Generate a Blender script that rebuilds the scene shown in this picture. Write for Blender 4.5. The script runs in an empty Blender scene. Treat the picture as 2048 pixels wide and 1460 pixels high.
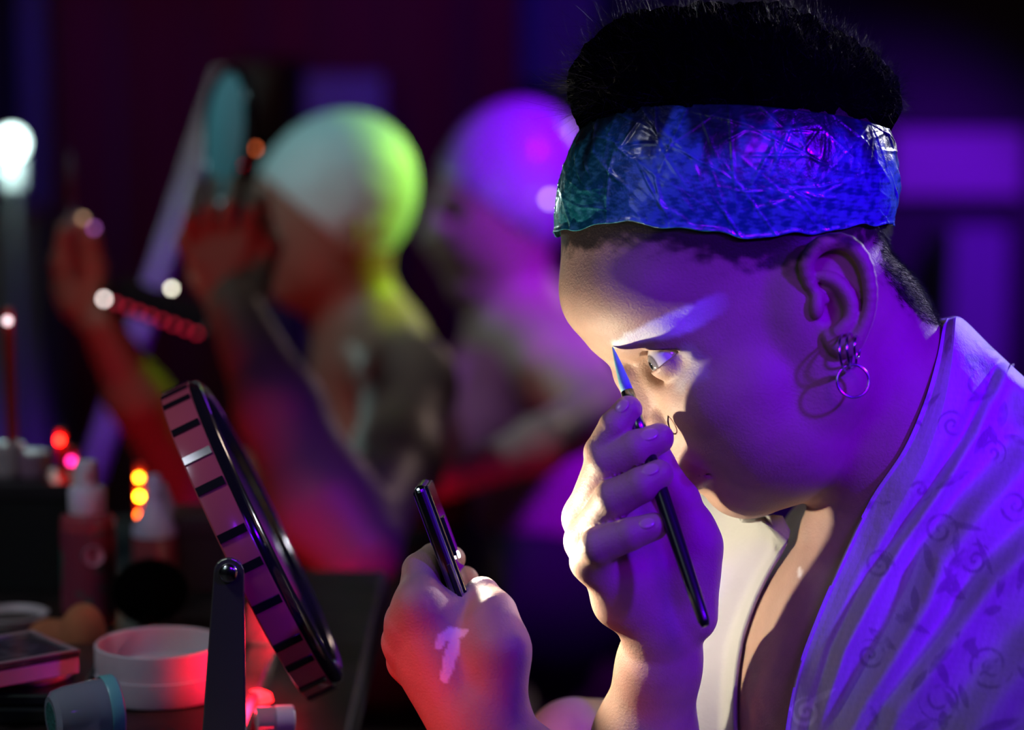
import bpy, math, random
import numpy as np
from mathutils import Vector, Matrix

random.seed(7)
rng = np.random.default_rng(7)
S = bpy.context.scene
COL = S.collection

# ------------------------------------------------------------------ camera
W, H = 2048, 1460
LENS, SENSOR = 85.0, 36.0
F = W * LENS / SENSOR            # focal length in pixels
D = F / 3600.0                   # distance to the sitter's head: 3600 px per metre there
PITCH = math.radians(8.0)
CAM = np.array([0.0, 0.0, 1.16])
FWD = np.array([0.0, math.cos(PITCH), -math.sin(PITCH)])
UPV = np.array([0.0, math.sin(PITCH), math.cos(PITCH)])
XV = np.array([1.0, 0.0, 0.0])
cd = bpy.data.cameras.new('camera')
cd.lens = LENS; cd.sensor_width = SENSOR; cd.sensor_fit = 'HORIZONTAL'
cd.clip_start = 0.05; cd.clip_end = 60
cd.dof.use_dof = True
cd.dof.focus_distance = D - 0.03
cd.dof.aperture_fstop = 3.3
cam = bpy.data.objects.new('camera', cd)
cam.location = CAM
cam.rotation_euler = (math.pi / 2 - PITCH, 0, 0)
COL.objects.link(cam)
S.camera = cam
S.view_settings.view_transform = 'Standard'
S.view_settings.look = 'None'
S.view_settings.gamma = 1.0
S.view_settings.use_curve_mapping = False
S.view_settings.exposure = 0.0


def c2w(p):
    """camera-aligned metres (right, away, up) -> world"""
    p = np.asarray(p, dtype=np.float64)
    return CAM + p[..., 0:1] * XV + p[..., 1:2] * FWD + p[..., 2:3] * UPV


def w2c(p):
    q = np.asarray(p, dtype=np.float64) - CAM
    return np.stack([q @ XV, q @ FWD, q @ UPV], axis=-1)


def pd(px, py, d):
    """pixel at distance d (metres along the lens axis) -> camera-aligned point"""
    return np.array([(px - W / 2) / F * d, d, (H / 2 - py) / F * d])


def PX(px, py, y=0.0):
    """pixel at y head-pixels (1/3600 m) behind the head plane"""
    return pd(px, py, D + y / 3600.0)


def WP(px, py, d):
    return Vector(c2w(pd(px, py, d)))


TABLE_Z = 0.75


def on_plane(px, py, z=TABLE_Z):
    r = c2w(pd(px, py, 1.0)) - CAM
    return Vector(CAM + r * ((z - CAM[2]) / r[2]))


# ------------------------------------------------------------------ world and lamps
world = bpy.data.worlds.new('dark_room'); S.world = world
world.use_nodes = True
world.node_tree.nodes['Background'].inputs[0].default_value = (0.30, 0.02, 0.55, 1)
world.node_tree.nodes['Background'].inputs[1].default_value = 0.004


def lamp(name, kind, loc, target, color, energy, size=0.1, spot=60, blend=0.5):
    l = bpy.data.lights.new(name, kind)
    l.color = color; l.energy = energy
    if kind == 'AREA':
        l.shape = 'DISK'; l.size = size
    else:
        l.shadow_soft_size = size
    if kind == 'SPOT':
        l.spot_size = math.radians(spot); l.spot_blend = blend
    o = bpy.data.objects.new(name, l)
    o.location = loc
    if target is not None:
        o.rotation_euler = (Vector(target) - Vector(loc)).to_track_quat('-Z', 'Y').to_euler()
    COL.objects.link(o)
    return o


def cw(x, d, z):
    return Vector(c2w([x, d, z]))


HEADW = WP(1500, 650, D)
# violet stage lamp, to the right of the sitter on the camera's side
lamp('violet_stage_lamp', 'SPOT', cw(1.0, 0.34, 0.52), WP(1730, 760, D), (0.10, 0.0, 1.0), 145.0, 0.05, 22, 1.0)
# softer magenta-violet lamp above it
lamp('magenta_stage_lamp', 'SPOT', cw(0.42, 0.02, 0.45), WP(1560, 900, D), (0.22, 0.0, 1.0), 50.0, 0.2, 19, 1.0)
# white lamp behind the sitter on the right
lamp('white_back_lamp', 'SPOT', cw(1.15, 2.35, 0.62), WP(1840, 560, D + 0.05), (0.92, 0.9, 1.0), 42.0, 0.04, 34)
# red glow from the table side on the phone hand
lamp('red_table_lamp', 'SPOT', cw(-0.22, 1.12, -0.215), WP(800, 1420, D - 0.05), (1.0, 0.005, 0.015), 2.2, 0.03, 30)
lamp('cool_room_lamp', 'AREA', cw(-0.75, 0.35, 0.45), HEADW, (0.75, 1.0, 0.92), 0.62, 0.5)
lamp('cool_table_fill', 'SPOT', cw(-0.75, 0.95, 0.75), WP(260, 1330, 1.48), (0.80, 0.84, 1.0), 12.0, 0.12, 46, 0.7)  # added fill that brightens the table things, no visible source
lamp('red_floor_lamp', 'SPOT', cw(-0.30, 1.62, -0.62), WP(520, 800, 2.1), (1.0, 0.0, 0.03), 9.0, 0.06, 80)
# acid green lamp on the second sitter's cap, purple on the third
lamp('green_stage_lamp', 'SPOT', cw(0.95, 2.9, 0.75), WP(805, 430, 2.55), (0.45, 1.0, 0.01), 150.0, 0.04, 11, 0.25)
lamp('purple_stage_lamp', 'SPOT', cw(0.85, 1.9, 1.1), WP(1010, 560, 3.0), (0.26, 0.0, 1.0), 240.0, 0.1, 30, 0.6)
lamp('warm_back_lamp', 'SPOT', cw(0.9, 4.2, 0.9), WP(850, 760, 2.5), (1.0, 0.72, 0.6), 14.0, 0.1, 30, 0.6)
lamp('teal_back_lamp', 'SPOT', cw(-0.7, 1.6, 1.2), WP(500, 340, 2.4), (0.50, 0.9, 1.0), 34.0, 0.1, 25, 0.6)
# wall washers
lamp('maroon_wall_washer', 'SPOT', cw(-0.6, 2.6, 1.3), WP(520, 60, 4.9), (0.75, 0.0, 0.12), 8.0, 0.2, 75, 1.0)
lamp('blue_wall_washer', 'SPOT', cw(-1.3, 3.9, 0.9), WP(95, 180, 4.9), (0.02, 0.01, 1.0), 8.0, 0.1, 40, 1.0)
lamp('indigo_wall_washer', 'SPOT', cw(1.3, 3.6, 0.8), WP(1910, 380, 4.8), (0.22, 0.0, 1.0), 110.0, 0.1, 34, 0.6)
lamp('blue_centre_washer', 'SPOT', cw(0.1, 3.7, 0.8), WP(1000, 120, 4.8), (0.07, 0.01, 1.0), 14.0, 0.1, 75, 1.0)


# ------------------------------------------------------------------ helpers: materials
def mat(name, base=(0.5, 0.5, 0.5), rough=0.5, metal=0.0, spec=0.5, coat=0.0, attr=None, emit=None, estr=0.0,
        trans=0.0, ior=1.45, alpha=1.0, sss=0.0, bump=None, noise=None, sheen=0.0):
    m = bpy.data.materials.new(name); m.use_nodes = True
    nt = m.node_tree; b = nt.nodes['Principled BSDF']
    b.inputs['Base Color'].default_value = (*base, 1)
    b.inputs['Roughness'].default_value = rough
    b.inputs['Metallic'].default_value = metal
    b.inputs['Specular IOR Level'].default_value = spec
    b.inputs['Coat Weight'].default_value = coat
    b.inputs['Transmission Weight'].default_value = trans
    b.inputs['IOR'].default_value = ior
    b.inputs['Alpha'].default_value = alpha
    b.inputs['Sheen Weight'].default_value = sheen
    if sss:
        b.inputs['Subsurface Weight'].default_value = sss
        b.inputs['Subsurface Radius'].default_value = (1.0, 0.35, 0.2)
        b.inputs['Subsurface Scale'].default_value = 0.004
    if emit:
        b.inputs['Emission Color'].default_value = (*emit, 1)
        b.inputs['Emission Strength'].default_value = estr
    src = None
    if attr:
        a = nt.nodes.new('ShaderNodeAttribute'); a.attribute_name = attr
        src = a.outputs['Color']
        nt.links.new(src, b.inputs['Base Color'])
    if noise:                                   # (scale, second colour, lo, hi)
        tc = nt.nodes.new('ShaderNodeTexCoord')
        n = nt.nodes.new('ShaderNodeTexNoise'); n.inputs['Scale'].default_value = noise[0]
        n.inputs['Detail'].default_value = 5
        nt.links.new(tc.outputs['Object'], n.inputs['Vector'])
        r = nt.nodes.new('ShaderNodeValToRGB')
        r.color_ramp.elements[0].position = noise[2]; r.color_ramp.elements[1].position = noise[3]
        r.color_ramp.elements[0].color = (*base, 1); r.color_ramp.elements[1].color = (*noise[1], 1)
        nt.links.new(n.outputs['Fac'], r.inputs['Fac'])
        if src is not None:
            mx = nt.nodes.new('ShaderNodeMix'); mx.data_type = 'RGBA'; mx.blend_type = 'MULTIPLY'
            mx.inputs['Factor'].default_value = 1.0
            nt.links.new(src, mx.inputs[6]); nt.links.new(r.outputs['Color'], mx.inputs[7])
            nt.links.new(mx.outputs[2], b.inputs['Base Color'])
        else:
            nt.links.new(r.outputs['Color'], b.inputs['Base Color'])
    if bump:                                    # list of (scale, strength, distance)
        tc = nt.nodes.new('ShaderNodeTexCoord'); prev = None
        for sc, st, di in bump:
            n = nt.nodes.new('ShaderNodeTexNoise'); n.inputs['Scale'].default_value = sc
            n.inputs['Detail'].default_value = 4
            nt.links.new(tc.outputs['Object'], n.inputs['Vector'])
            bp = nt.nodes.new('ShaderNodeBump'); bp.inputs['Strength'].default_value = st
            bp.inputs['Distance'].default_value = di
            nt.links.new(n.outputs['Fac'], bp.inputs['Height'])
            if prev is not None:
                nt.links.new(prev.outputs['Normal'], bp.inputs['Normal'])
            prev = bp
        nt.links.new(prev.outputs['Normal'], b.inputs['Normal'])
    return m


# ------------------------------------------------------------------ helpers: objects
def mesh_np(name, verts, quads=None, tris=None, mats=None, colors=None, smooth=True, faces=None):
    me = bpy.data.meshes.new(name)
    if faces is not None:
        me.from_pydata([tuple(v) for v in verts], [], faces)
    else:
        verts = np.ascontiguousarray(verts, dtype=np.float32)
        loops = []; starts = []; pos = 0
        if quads is not None and len(quads):
            loops.append(quads.reshape(-1)); starts.append(pos + 4 * np.arange(len(quads))); pos += 4 * len(quads)
        if tris is not None and len(tris):
            loops.append(tris.reshape(-1)); starts.append(pos + 3 * np.arange(len(tris))); pos += 3 * len(tris)
        li = np.concatenate(loops).astype(np.int32); st = np.concatenate(starts).astype(np.int32)
        me.vertices.add(len(verts)); me.vertices.foreach_set('co', verts.reshape(-1))
        me.loops.add(len(li)); me.loops.foreach_set('vertex_index', li)
        me.polygons.add(len(st)); me.polygons.foreach_set('loop_start', st)
        me.update(calc_edges=True)
    if colors is not None:
        a = me.color_attributes.new('Col', 'FLOAT_COLOR', 'POINT')
        c4 = np.ones((len(verts), 4), dtype=np.float32); c4[:, :3] = colors
        a.data.foreach_set('color', c4.reshape(-1))
    if smooth:
        me.polygons.foreach_set('use_smooth', np.ones(len(me.polygons), dtype=bool))
    for m in (mats if isinstance(mats, (list, tuple)) else [mats]):
        if m: me.materials.append(m)
    me.validate(verbose=False); me.update()
    return me


def obj(name, me, parent=None, loc=None, rot=None, label=None, cat=None, group=None, kind=None):
    o = bpy.data.objects.new(name, me)
    COL.objects.link(o)
    if parent is not None:
        o.parent = parent
    if loc is not None: o.location = loc
    if rot is not None: o.rotation_euler = rot
    if label: o['label'] = label
    if cat: o['category'] = cat
    if group: o['group'] = group
    if kind: o['kind'] = kind
    return o


def thing(name, label, cat, loc, group=None):
    return obj(name, None, None, loc, None, label, cat, group)


def place(o, parent):
    """keep a mesh built in world space under a parent that sits elsewhere"""
    o.parent = parent
    o.matrix_parent_inverse = Matrix.Translation(parent.location).inverted()
    return o


def lathe(profile, n=40, cap=True):
    """profile: list of (r, z) bottom to top"""
    v = []; f = []
    m = len(profile)
    for i in range(n):
        a = 2 * math.pi * i / n
        for r, z in profile:
            v.append((r * math.cos(a), r * math.sin(a), z))
    for i in range(n):
        j = (i + 1) % n
        for k in range(m - 1):
            f.append((i * m + k, j * m + k, j * m + k + 1, i * m + k + 1))
    if cap and profile[0][0] > 1e-6: f.append(tuple(i * m for i in reversed(range(n))))
    if cap and profile[-1][0] > 1e-6: f.append(tuple(i * m + m - 1 for i in range(n)))
    return v, f


def lathe_obj(name, profile, material, parent=None, loc=None, rot=None, n=40, bev=0.0, cap=True, **kw):
    v, f = lathe(profile, n, cap)
    me = mesh_np(name, v, faces=f, mats=material)
    o = obj(name, me, parent, loc, rot, **kw)
    sm = o.modifiers.new('edge', 'EDGE_SPLIT'); sm.split_angle = math.radians(38)
    return o


def box_mesh(name, sx, sy, sz, material, bev=0.002, seg=2, off=(0, 0, 0)):
    import bmesh
    bm = bmesh.new()
    bmesh.ops.create_cube(bm, size=1.0)
    for v in bm.verts:
        v.co = Vector((v.co.x * sx + off[0], v.co.y * sy + off[1], v.co.z * sz + off[2]))
    if bev > 0:
        bmesh.ops.bevel(bm, geom=list(bm.edges), offset=bev, segments=seg, affect='EDGES', profile=0.5)
    me = bpy.data.meshes.new(name); bm.to_mesh(me); bm.free()
    me.materials.append(material)
    return me


def tube(points, radii, n=10, closed=False, caps=True):
    P = [Vector(p) for p in points]; v = []; f = []
    m = len(P)
    if not hasattr(radii, '__len__'): radii = [radii] * m
    up = None
    for i in range(m):
        if closed: t = (P[(i + 1) % m] - P[i - 1])
        else: t = P[min(i + 1, m - 1)] - P[max(i - 1, 0)]
        t.normalize()
        if up is None:
            up = t.orthogonal().normalized()
        up = (up - t * up.dot(t)).normalized()
        s = t.cross(up)
        for k in range(n):
            a = 2 * math.pi * k / n
            v.append(P[i] + (up * math.cos(a) + s * math.sin(a)) * radii[i])
    rngm = m if closed else m - 1
    for i in range(rngm):
        j = (i + 1) % m
        for k in range(n):
            l = (k + 1) % n
            f.append((i * n + k, i * n + l, j * n + l, j * n + k))
    if caps and not closed:
        f.append(tuple(reversed(range(n)))); f.append(tuple((m - 1) * n + k for k in range(n)))
    return [tuple(x) for x in v], f


def uvsphere(r=1.0, nu=24, nv=14, sx=1, sy=1, sz=1):
    prof = [(max(1e-5, r * math.sin(math.pi * k / nv)), -r * math.cos(math.pi * k / nv)) for k in range(nv + 1)]
    v, f = lathe(prof, nu, cap=False)
    return [(a * sx, b * sy, c * sz) for a, b, c in v], f


# ------------------------------------------------------------------ implicit modelling (one continuous skin per person)
class Field:
    def __init__(self):
        self.p = []

    def add(self, op, k, fn, lo, hi):
        self.p.append((op, k, fn, np.array(lo), np.array(hi)))

    def ell(self, c, r, R=None, k=0.01, op='u'):
        c = np.asarray(c, dtype=np.float32); r = np.asarray(r, dtype=np.float32)
        R = np.eye(3, dtype=np.float32) if R is None else np.asarray(R, dtype=np.float32)
        def fn(P):
            q = (P - c) @ R.T
            a = q / r
            k0 = np.sqrt(np.einsum('ij,ij->i', a, a)) + 1e-9
            b = a / r
            k1 = np.sqrt(np.einsum('ij,ij->i', b, b)) + 1e-9
            return k0 * (k0 - 1.0) / k1
        e = np.sqrt(((R * r[:, None]) ** 2).sum(0))
        self.add(op, k, fn, c - e, c + e)

    def cone(self, a, b, ra, rb, k=0.006, op='u'):
        a = np.asarray(a, dtype=np.float32); b = np.asarray(b, dtype=np.float32)
        ba = b - a; L = float(ba @ ba) + 1e-12
        def fn(P):
            q = P - a
            t = np.clip((q @ ba) / L, 0, 1)
            w = q - t[:, None] * ba
            return np.sqrt(np.einsum('ij,ij->i', w, w)) - (ra + (rb - ra) * t)
        m = max(ra, rb)
        self.add(op, k, fn, np.minimum(a, b) - m, np.maximum(a, b) + m)

    def chain(self, pts, rad, k=0.006, op='u'):
        for i in range(len(pts) - 1):
            self.cone(pts[i], pts[i + 1], rad[i], rad[i + 1], k, op)

    def eval(self, P, cull=True):
        P = np.ascontiguousarray(P, dtype=np.float32)
        f = np.full(len(P), 1.0, dtype=np.float32)
        done = None
        lo = P.min(0); hi = P.max(0)
        for op, k, fn, a, b in self.p:
            if op == 'g':                       # new group: touches the earlier ones without melting into them
                done = f if done is None else np.minimum(done, f)
                f = np.full(len(P), 1.0, dtype=np.float32)
                continue
            if cull:
                m = k + 0.006
                if np.any(lo > b + m) or np.any(hi < a - m): continue
            d = fn(P)
            if op == 'u':
                h = np.clip(0.5 + 0.5 * (d - f) / k, 0, 1)
                f = d + (f - d) * h - k * h * (1 - h)
            else:
                h = np.clip(0.5 - 0.5 * (f + d) / k, 0, 1)
                f = f + (-d - f) * h + k * h * (1 - h)
        return f if done is None else np.minimum(done, f)

    def group(self):
        self.add('g', 0, None, [0, 0, 0], [0, 0, 0])

    def eval_big(self, P, n=6000):
        return np.concatenate([self.eval(P[i:i + n]) for i in range(0, len(P), n)])

    def grad(self, P, e=0.0004):
        g = np.empty_like(P)
        for a in range(3):
            d = np.zeros(3, dtype=np.float32); d[a] = e
            g[:, a] = (self.eval_big(P + d) - self.eval_big(P - d)) / (2 * e)
        return g

    def mesh(self, lo, hi, h, B=8, slack=1.5, newton=2):
        lo = np.asarray(lo, dtype=np.float64); hi = np.asarray(hi, dtype=np.float64)
        nb = np.ceil((hi - lo) / (h * B)).astype(int)
        n = nb * B
        ctr = np.stack(np.meshgrid(*[(np.arange(k) + 0.5) * B * h for k in nb], indexing='ij'), -1).reshape(-1, 3) + lo
        fc = self.eval(ctr, cull=False)
        act = np.abs(fc) < slack * B * h * 0.9
        Sg = np.where(fc < 0, -1.0, 1.0).astype(np.float32).reshape(nb)
        G = np.repeat(np.repeat(np.repeat(Sg, B, 0), B, 1), B, 2)
        ids = np.argwhere(act.reshape(nb))
        off = np.stack(np.meshgrid(*[np.arange(B)] * 3, indexing='ij'), -1).reshape(-1, 3)
        step = 16
        for i in range(0, len(ids), step):
            I = (ids[i:i + step, None, :] * B + off[None]).reshape(-1, 3)
            G[I[:, 0], I[:, 1], I[:, 2]] = self.eval(I * h + lo)
        N = G < 0
        c = np.zeros(tuple(n - 1), dtype=np.uint8)
        for dx in (0, 1):
            for dy in (0, 1):
                for dz in (0, 1):
                    c += N[dx:n[0] - 1 + dx, dy:n[1] - 1 + dy, dz:n[2] - 1 + dz]
        cells = np.argwhere((c > 0) & (c < 8))
        cid = (cells[:, 0] * n[1] + cells[:, 1]) * n[2] + cells[:, 2]
        acc = np.zeros((len(cells), 3)); cnt = np.zeros(len(cells))
        cor = [(0, 0, 0), (1, 0, 0), (0, 1, 0), (1, 1, 0), (0, 0, 1), (1, 0, 1), (0, 1, 1), (1, 1, 1)]
        vals = [G[cells[:, 0] + a, cells[:, 1] + b, cells[:, 2] + d] for a, b, d in cor]
        for i in range(8):
            for ax in range(3):
                if cor[i][ax] == 0:
                    q = list(cor[i]); q[ax] = 1; j = cor.index(tuple(q))
                    va, vb = vals[i], vals[j]
                    m = (va < 0) != (vb < 0)
                    t = np.where(m, va / np.where(m, va - vb, 1), 0)
                    p = np.tile(np.array(cor[i], dtype=float), (len(cells), 1)); p[:, ax] += t
                    acc += p * m[:, None]; cnt += m
        V = (cells + acc / cnt[:, None]) * h + lo
        quads = []
        for ax in range(3):
            b, d = (ax + 1) % 3, (ax + 2) % 3
            sl0 = [slice(None)] * 3; sl1 = [slice(None)] * 3
            sl0[ax] = slice(0, n[ax] - 1); sl1[ax] = slice(1, n[ax])
            A = N[tuple(sl0)]; Bq = N[tuple(sl1)]
            E = np.argwhere(A != Bq)
            E = E[(E[:, b] > 0) & (E[:, d] > 0) & (E[:, b] < n[b] - 1) & (E[:, d] < n[d] - 1)]
            ins = A[E[:, 0], E[:, 1], E[:, 2]]
            q = []
            for ob, od in ((-1, -1), (0, -1), (0, 0), (-1, 0)):
                t = E.copy(); t[:, b] += ob; t[:, d] += od
                key = (t[:, 0] * n[1] + t[:, 1]) * n[2] + t[:, 2]
                q.append(np.searchsorted(cid, key))
            q = np.stack(q, 1)
            q[~ins] = q[~ins][:, ::-1]
            quads.append(q)
        Q = np.concatenate(quads)
        Q = Q[(Q < len(V)).all(1)]
        V = V.astype(np.float32)
        for _ in range(newton):
            f = self.eval_big(V); g = self.grad(V)
            gg = np.maximum((g * g).sum(1), 0.05)
            stp = np.clip(f / gg, -h * 0.6, h * 0.6)
            V = V - stp[:, None] * g
        return V, Q.astype(np.int32)


def rot3(inplane=0.0, yaw=0.0, pitch=0.0):
    """rows = local axes; inplane turns right->down in the picture, yaw about the vertical, degrees"""
    a, b, c = math.radians(inplane), math.radians(yaw), math.radians(pitch)
    Ri = np.array([[math.cos(a), 0, -math.sin(a)], [0, 1, 0], [math.sin(a), 0, math.cos(a)]])
    Ry = np.array([[math.cos(b), math.sin(b), 0], [-math.sin(b), math.cos(b), 0], [0, 0, 1]])
    Rp = np.array([[1, 0, 0], [0, math.cos(c), math.sin(c)], [0, -math.sin(c), math.cos(c)]])
    return Ri @ Rp @ Ry


def sc(y):
    return (D + y / 3600.0) / F
# ------------------------------------------------------------------ the sitter: body
def M(px):                       # depth of the head's middle plane (head turned 6 degrees to the lens)
    return (px - 1480) * 0.105


YAW = math.radians(6)
MIRN = np.array([math.sin(YAW), -math.cos(YAW), 0.0])
MIRC = PX(1480, 600, 0)
REFL = np.eye(3) - 2 * np.outer(MIRN, MIRN)


def mirp(p):
    return MIRC + REFL @ (p - MIRC)


def hell(fl, px, py, lat, r, k=10, rot=0, yaw=0, pitch=0, op='u', both=False):
    """ellipsoid on the head: lat is the sideways offset from the middle plane, radii (x, y, z), all in head pixels"""
    y = M(px) + lat; s = sc(y)
    c = PX(px, py, y); R = rot3(rot, yaw, pitch); rr = np.array(r) * s
    fl.ell(c, rr, R, k * s, op)
    if both:
        fl.ell(mirp(c), rr, R @ REFL, k * s, op)


def hchain(fl, pts, k=8, op='u', both=False):
    """pts: (px, py, lat, radius)"""
    P = []; r = []
    for a, b, lat, q in pts:
        y = M(a) + lat; P.append(PX(a, b, y)); r.append(q * sc(y))
    kk = k * sc(0)
    fl.chain(P, r, kk, op)
    if both:
        fl.chain([mirp(p) for p in P], r, kk, op)


def bchain(fl, pts, k=8, op='u'):
    """pts: (px, py, y, radius) anywhere on the body"""
    fl.chain([PX(a, b, y) for a, b, y, q in pts], [q * sc(y) for a, b, y, q in pts], k * sc(0), op)


def bell(fl, px, py, y, r, k=10, rot=0, yaw=0, pitch=0, op='u'):
    s = sc(y)
    fl.ell(PX(px, py, y), np.array(r) * s, rot3(rot, yaw, pitch), k * s, op)


def skull(fl):
    hell(fl, 1475, 365, 0, (312, 262, 290), 20)
    hell(fl, 1350, 440, 0, (230, 232, 255), 60)
    hell(fl, 1292, 590, 0, (172, 196, 128), 60)


SK = Field(); skull(SK)
EYE = (1338, 713, -112)                     # px, py, sideways
EYER = 43

BODY = Field()
skull(BODY)
# face
hell(BODY, 1482, 778, 0, (262, 218, 172), 50, rot=52)
hell(BODY, 1425, 870, 0, (72, 100, 100), 50, rot=30)                    # upper jaw
hell(BODY, 1595, 640, 0, (165, 250, 200), 60)
hell(BODY, 1510, 790, -150, (110, 70, 100), 60, rot=40, both=True)      # cheek
hell(BODY, 1470, 610, -140, (110, 72, 110), 70, both=True)              # temple
hell(BODY, 1545, 870, -115, (115, 88, 100), 60, both=True)             # fleshy jaw
hchain(BODY, [(1675, 790, -180, 52), (1610, 885, -140, 64), (1500, 965, -40, 62)], 60, both=True)
hell(BODY, 1600, 600, -205, (52, 48, 110), 40, both=True)                # in front of the ear
hell(BODY, 1668, 745, -200, (66, 56, 100), 50, both=True)                # below the ear
hell(BODY, 1482, 968, 0, (66, 80, 58), 30)
# brow bone and eye hollows
hell(BODY, 1302, 738, -98, (44, 56, 34), 26, rot=25, op='s', both=True)
hchain(BODY, [(1228, 676, -20, 32), (1262, 664, -80, 32), (1340, 652, -132, 30), (1412, 690, -158, 26)], 40, both=True)
hchain(BODY, [(1385, 800, -105, 28), (1430, 796, -140, 32), (1510, 765, -180, 34)], 60, both=True)   # cheekbone
# nose
hchain(BODY, [(1232, 700, 0, 24), (1252, 752, 0, 20), (1274, 812, 0, 22), (1290, 858, 0, 30)], 20)
hell(BODY, 1312, 800, 0, (44, 44, 100), 24, rot=-20)
hell(BODY, 1296, 862, 0, (36, 40, 32), 18)
hell(BODY, 1334, 850, -46, (36, 24, 33), 12, both=True)
hell(BODY, 1316, 886, -26, (22, 12, 12), 8, op='s', both=True)
# mouth
hell(BODY, 1390, 925, 0, (54, 88, 50), 30, rot=30)
hchain(BODY, [(1347, 921, 0, 18), (1364, 928, -42, 18), (1412, 944, -82, 9)], 8, both=True)
hchain(BODY, [(1368, 960, 0, 22), (1381, 960, -42, 21), (1416, 951, -80, 10)], 8, both=True)
hchain(BODY, [(1338, 940, 0, 4), (1356, 943, -48, 4), (1418, 949, -92, 4)], 4, op='s', both=True)
# eyelids
hell(BODY, EYE[0], EYE[1], EYE[2], (EYER + 6,) * 3, 14, both=True)
hell(BODY, 1336, 676, -112, (56, 46, 20), 22, rot=5, both=True)          # hood above the lid


def eye_wedge(fl, mirror):
    c = PX(EYE[0], EYE[1], M(EYE[0]) + EYE[2])
    ap = PX(1362, 699, M(1372) + EYE[2] - 30)
    s = sc(-112)
    def fn(P):
        if mirror:
            P = (MIRC + (P - MIRC) @ REFL).astype(np.float32)
        q = (P - ap)
        x, z = q[:, 0], q[:, 2]
        up = z * 0.999 - x * 0.035
        q2 = P - c
        lo = x * 0.62 - z * 0.78
        rad = np.sqrt((q2 * q2).sum(1)) - (EYER + 14) * s
        return np.maximum(np.maximum(up, lo), rad)
    cc = mirp(c) if mirror else c
    fl.add('s', 2.5 * s, fn, cc - 60 * s, cc + 60 * s)


eye_wedge(BODY, False); eye_wedge(BODY, True)
# ear (near) and its mirror
EL = -262


def spline(pts, n):
    p = np.array(pts, dtype=float); p = np.vstack([2 * p[0] - p[1], p, 2 * p[-1] - p[-2]])
    out = []
    m = len(pts) - 1
    for t in np.linspace(0, m - 1e-6, n):
        i = int(t); u = t - i
        a, b, c, d = p[i], p[i + 1], p[i + 2], p[i + 3]
        out.append(0.5 * (2 * b + (c - a) * u + (2 * a - 5 * b + 4 * c - d) * u * u + (3 * b - a - 3 * c + d) * u ** 3))
    return out


hell(BODY, 1672, 592, EL + 8, (64, 20, 104), 14, rot=-8, yaw=-12, both=True)
hell(BODY, 1690, 680, EL - 4, (32, 15, 34), 14, both=True)
hell(BODY, 1692, 556, EL - 24, (33, 15, 60), 8, rot=-12, yaw=-14, op='s', both=True)
hell(BODY, 1664, 622, EL - 16, (34, 26, 40), 8, op='s', both=True)
hchain(BODY, spline([(1650, 600, EL + 2, 9), (1622, 572, EL - 2, 12), (1613, 525, EL - 8, 15), (1640, 490, EL - 16, 16), (1690, 484, EL - 24, 16),
              (1726, 518, EL - 32, 15), (1740, 572, EL - 36, 14), (1738, 622, EL - 32, 13), (1722, 664, EL - 26, 14), (1702, 690, EL - 16, 18),
              (1676, 694, EL - 6, 16), (1656, 672, EL, 14)], 30), 6, both=True)
hchain(BODY, spline([(1640, 552, EL - 8, 10), (1672, 562, EL - 14, 12), (1700, 598, EL - 18, 13), (1700, 640, EL - 18, 12), (1676, 664, EL - 14, 14)], 10), 10, both=True)
hell(BODY, 1634, 612, EL - 8, (15, 14, 26), 10, both=True)

# neck, trunk, shoulders
bchain(BODY, [(1685, 660, 10, 176), (1790, 880, 20, 180), (1890, 1060, 30, 205)], 50)
bell(BODY, 1905, 1480, 190, (430, 590, 520), 160, yaw=33)
bell(BODY, 1760, 1330, 70, (240, 260, 260), 120, yaw=33)
bchain(BODY, [(1880, 1010, 60, 150), (2080, 1130, -110, 150), (2230, 1290, -250, 165)], 90)
bchain(BODY, [(1850, 1010, 70, 140), (1720, 1110, 330, 130), (1640, 1260, 520, 150)], 90)
bchain(BODY, [(1640, 1060, 50, 26), (1760, 1080, -70, 24), (1950, 1110, -150, 26)], 40)   # collar bone
# far (right) arm
BODY.group()
bchain(BODY, [(1640, 1270, 520, 150), (1480, 1640, 420, 130), (1310, 1800, 220, 112)], 60)
bchain(BODY, [(1310, 1800, 220, 112), (1290, 1480, 20, 100), (1318, 1330, -62, 78), (1330, 1272, -80, 74)], 40)
# ---- right hand (holds the brush)
RF = {
    'index':  [(1206, 1000, -100, 40), (1204, 905, -140, 36), (1230, 852, -152, 32), (1256, 820, -148, 29)],
    'middle': [(1172, 1036, -72, 44), (1212, 922, -148, 40), (1272, 897, -170, 37), (1317, 877, -164, 31)],
    'ring':   [(1174, 1082, -108, 42), (1228, 998, -186, 40), (1282, 970, -208, 36), (1317, 949, -204, 30)],
    'pinky':  [(1184, 1122, -139, 40), (1196, 1092, -196, 38), (1258, 1069, -216, 33), (1308, 1053, -212, 28)],
}
RO = -38
RF = {k_: [(a, b, c + RO, e) for a, b, c, e in v_] for k_, v_ in RF.items()}
for nm, pts in RF.items():
    bchain(BODY, pts, 5)
    a = pts[0]
    bchain(BODY, [(1318, 1262, -60 + RO, 62), (a[0], a[1], a[2], a[3])], 22)
bell(BODY, 1295, 1100, -59 + RO, (120, 42, 140), 26, rot=20)
bell(BODY, 1262, 1172, -93 + RO, (62, 52, 92), 30, rot=40)                     # heel of the hand, little-finger side
bell(BODY, 1380, 1130, -75 + RO, (60, 58, 118), 24, rot=8)                      # ball of the thumb
bchain(BODY, [(1378, 1230, -62 + RO, 58), (1394, 1092, -78 + RO, 48), (1362, 1000, -88 + RO, 36), (1318, 925, -92 + RO, 29), (1304, 888, -94 + RO, 27)], 14)

BODY.group()
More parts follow.
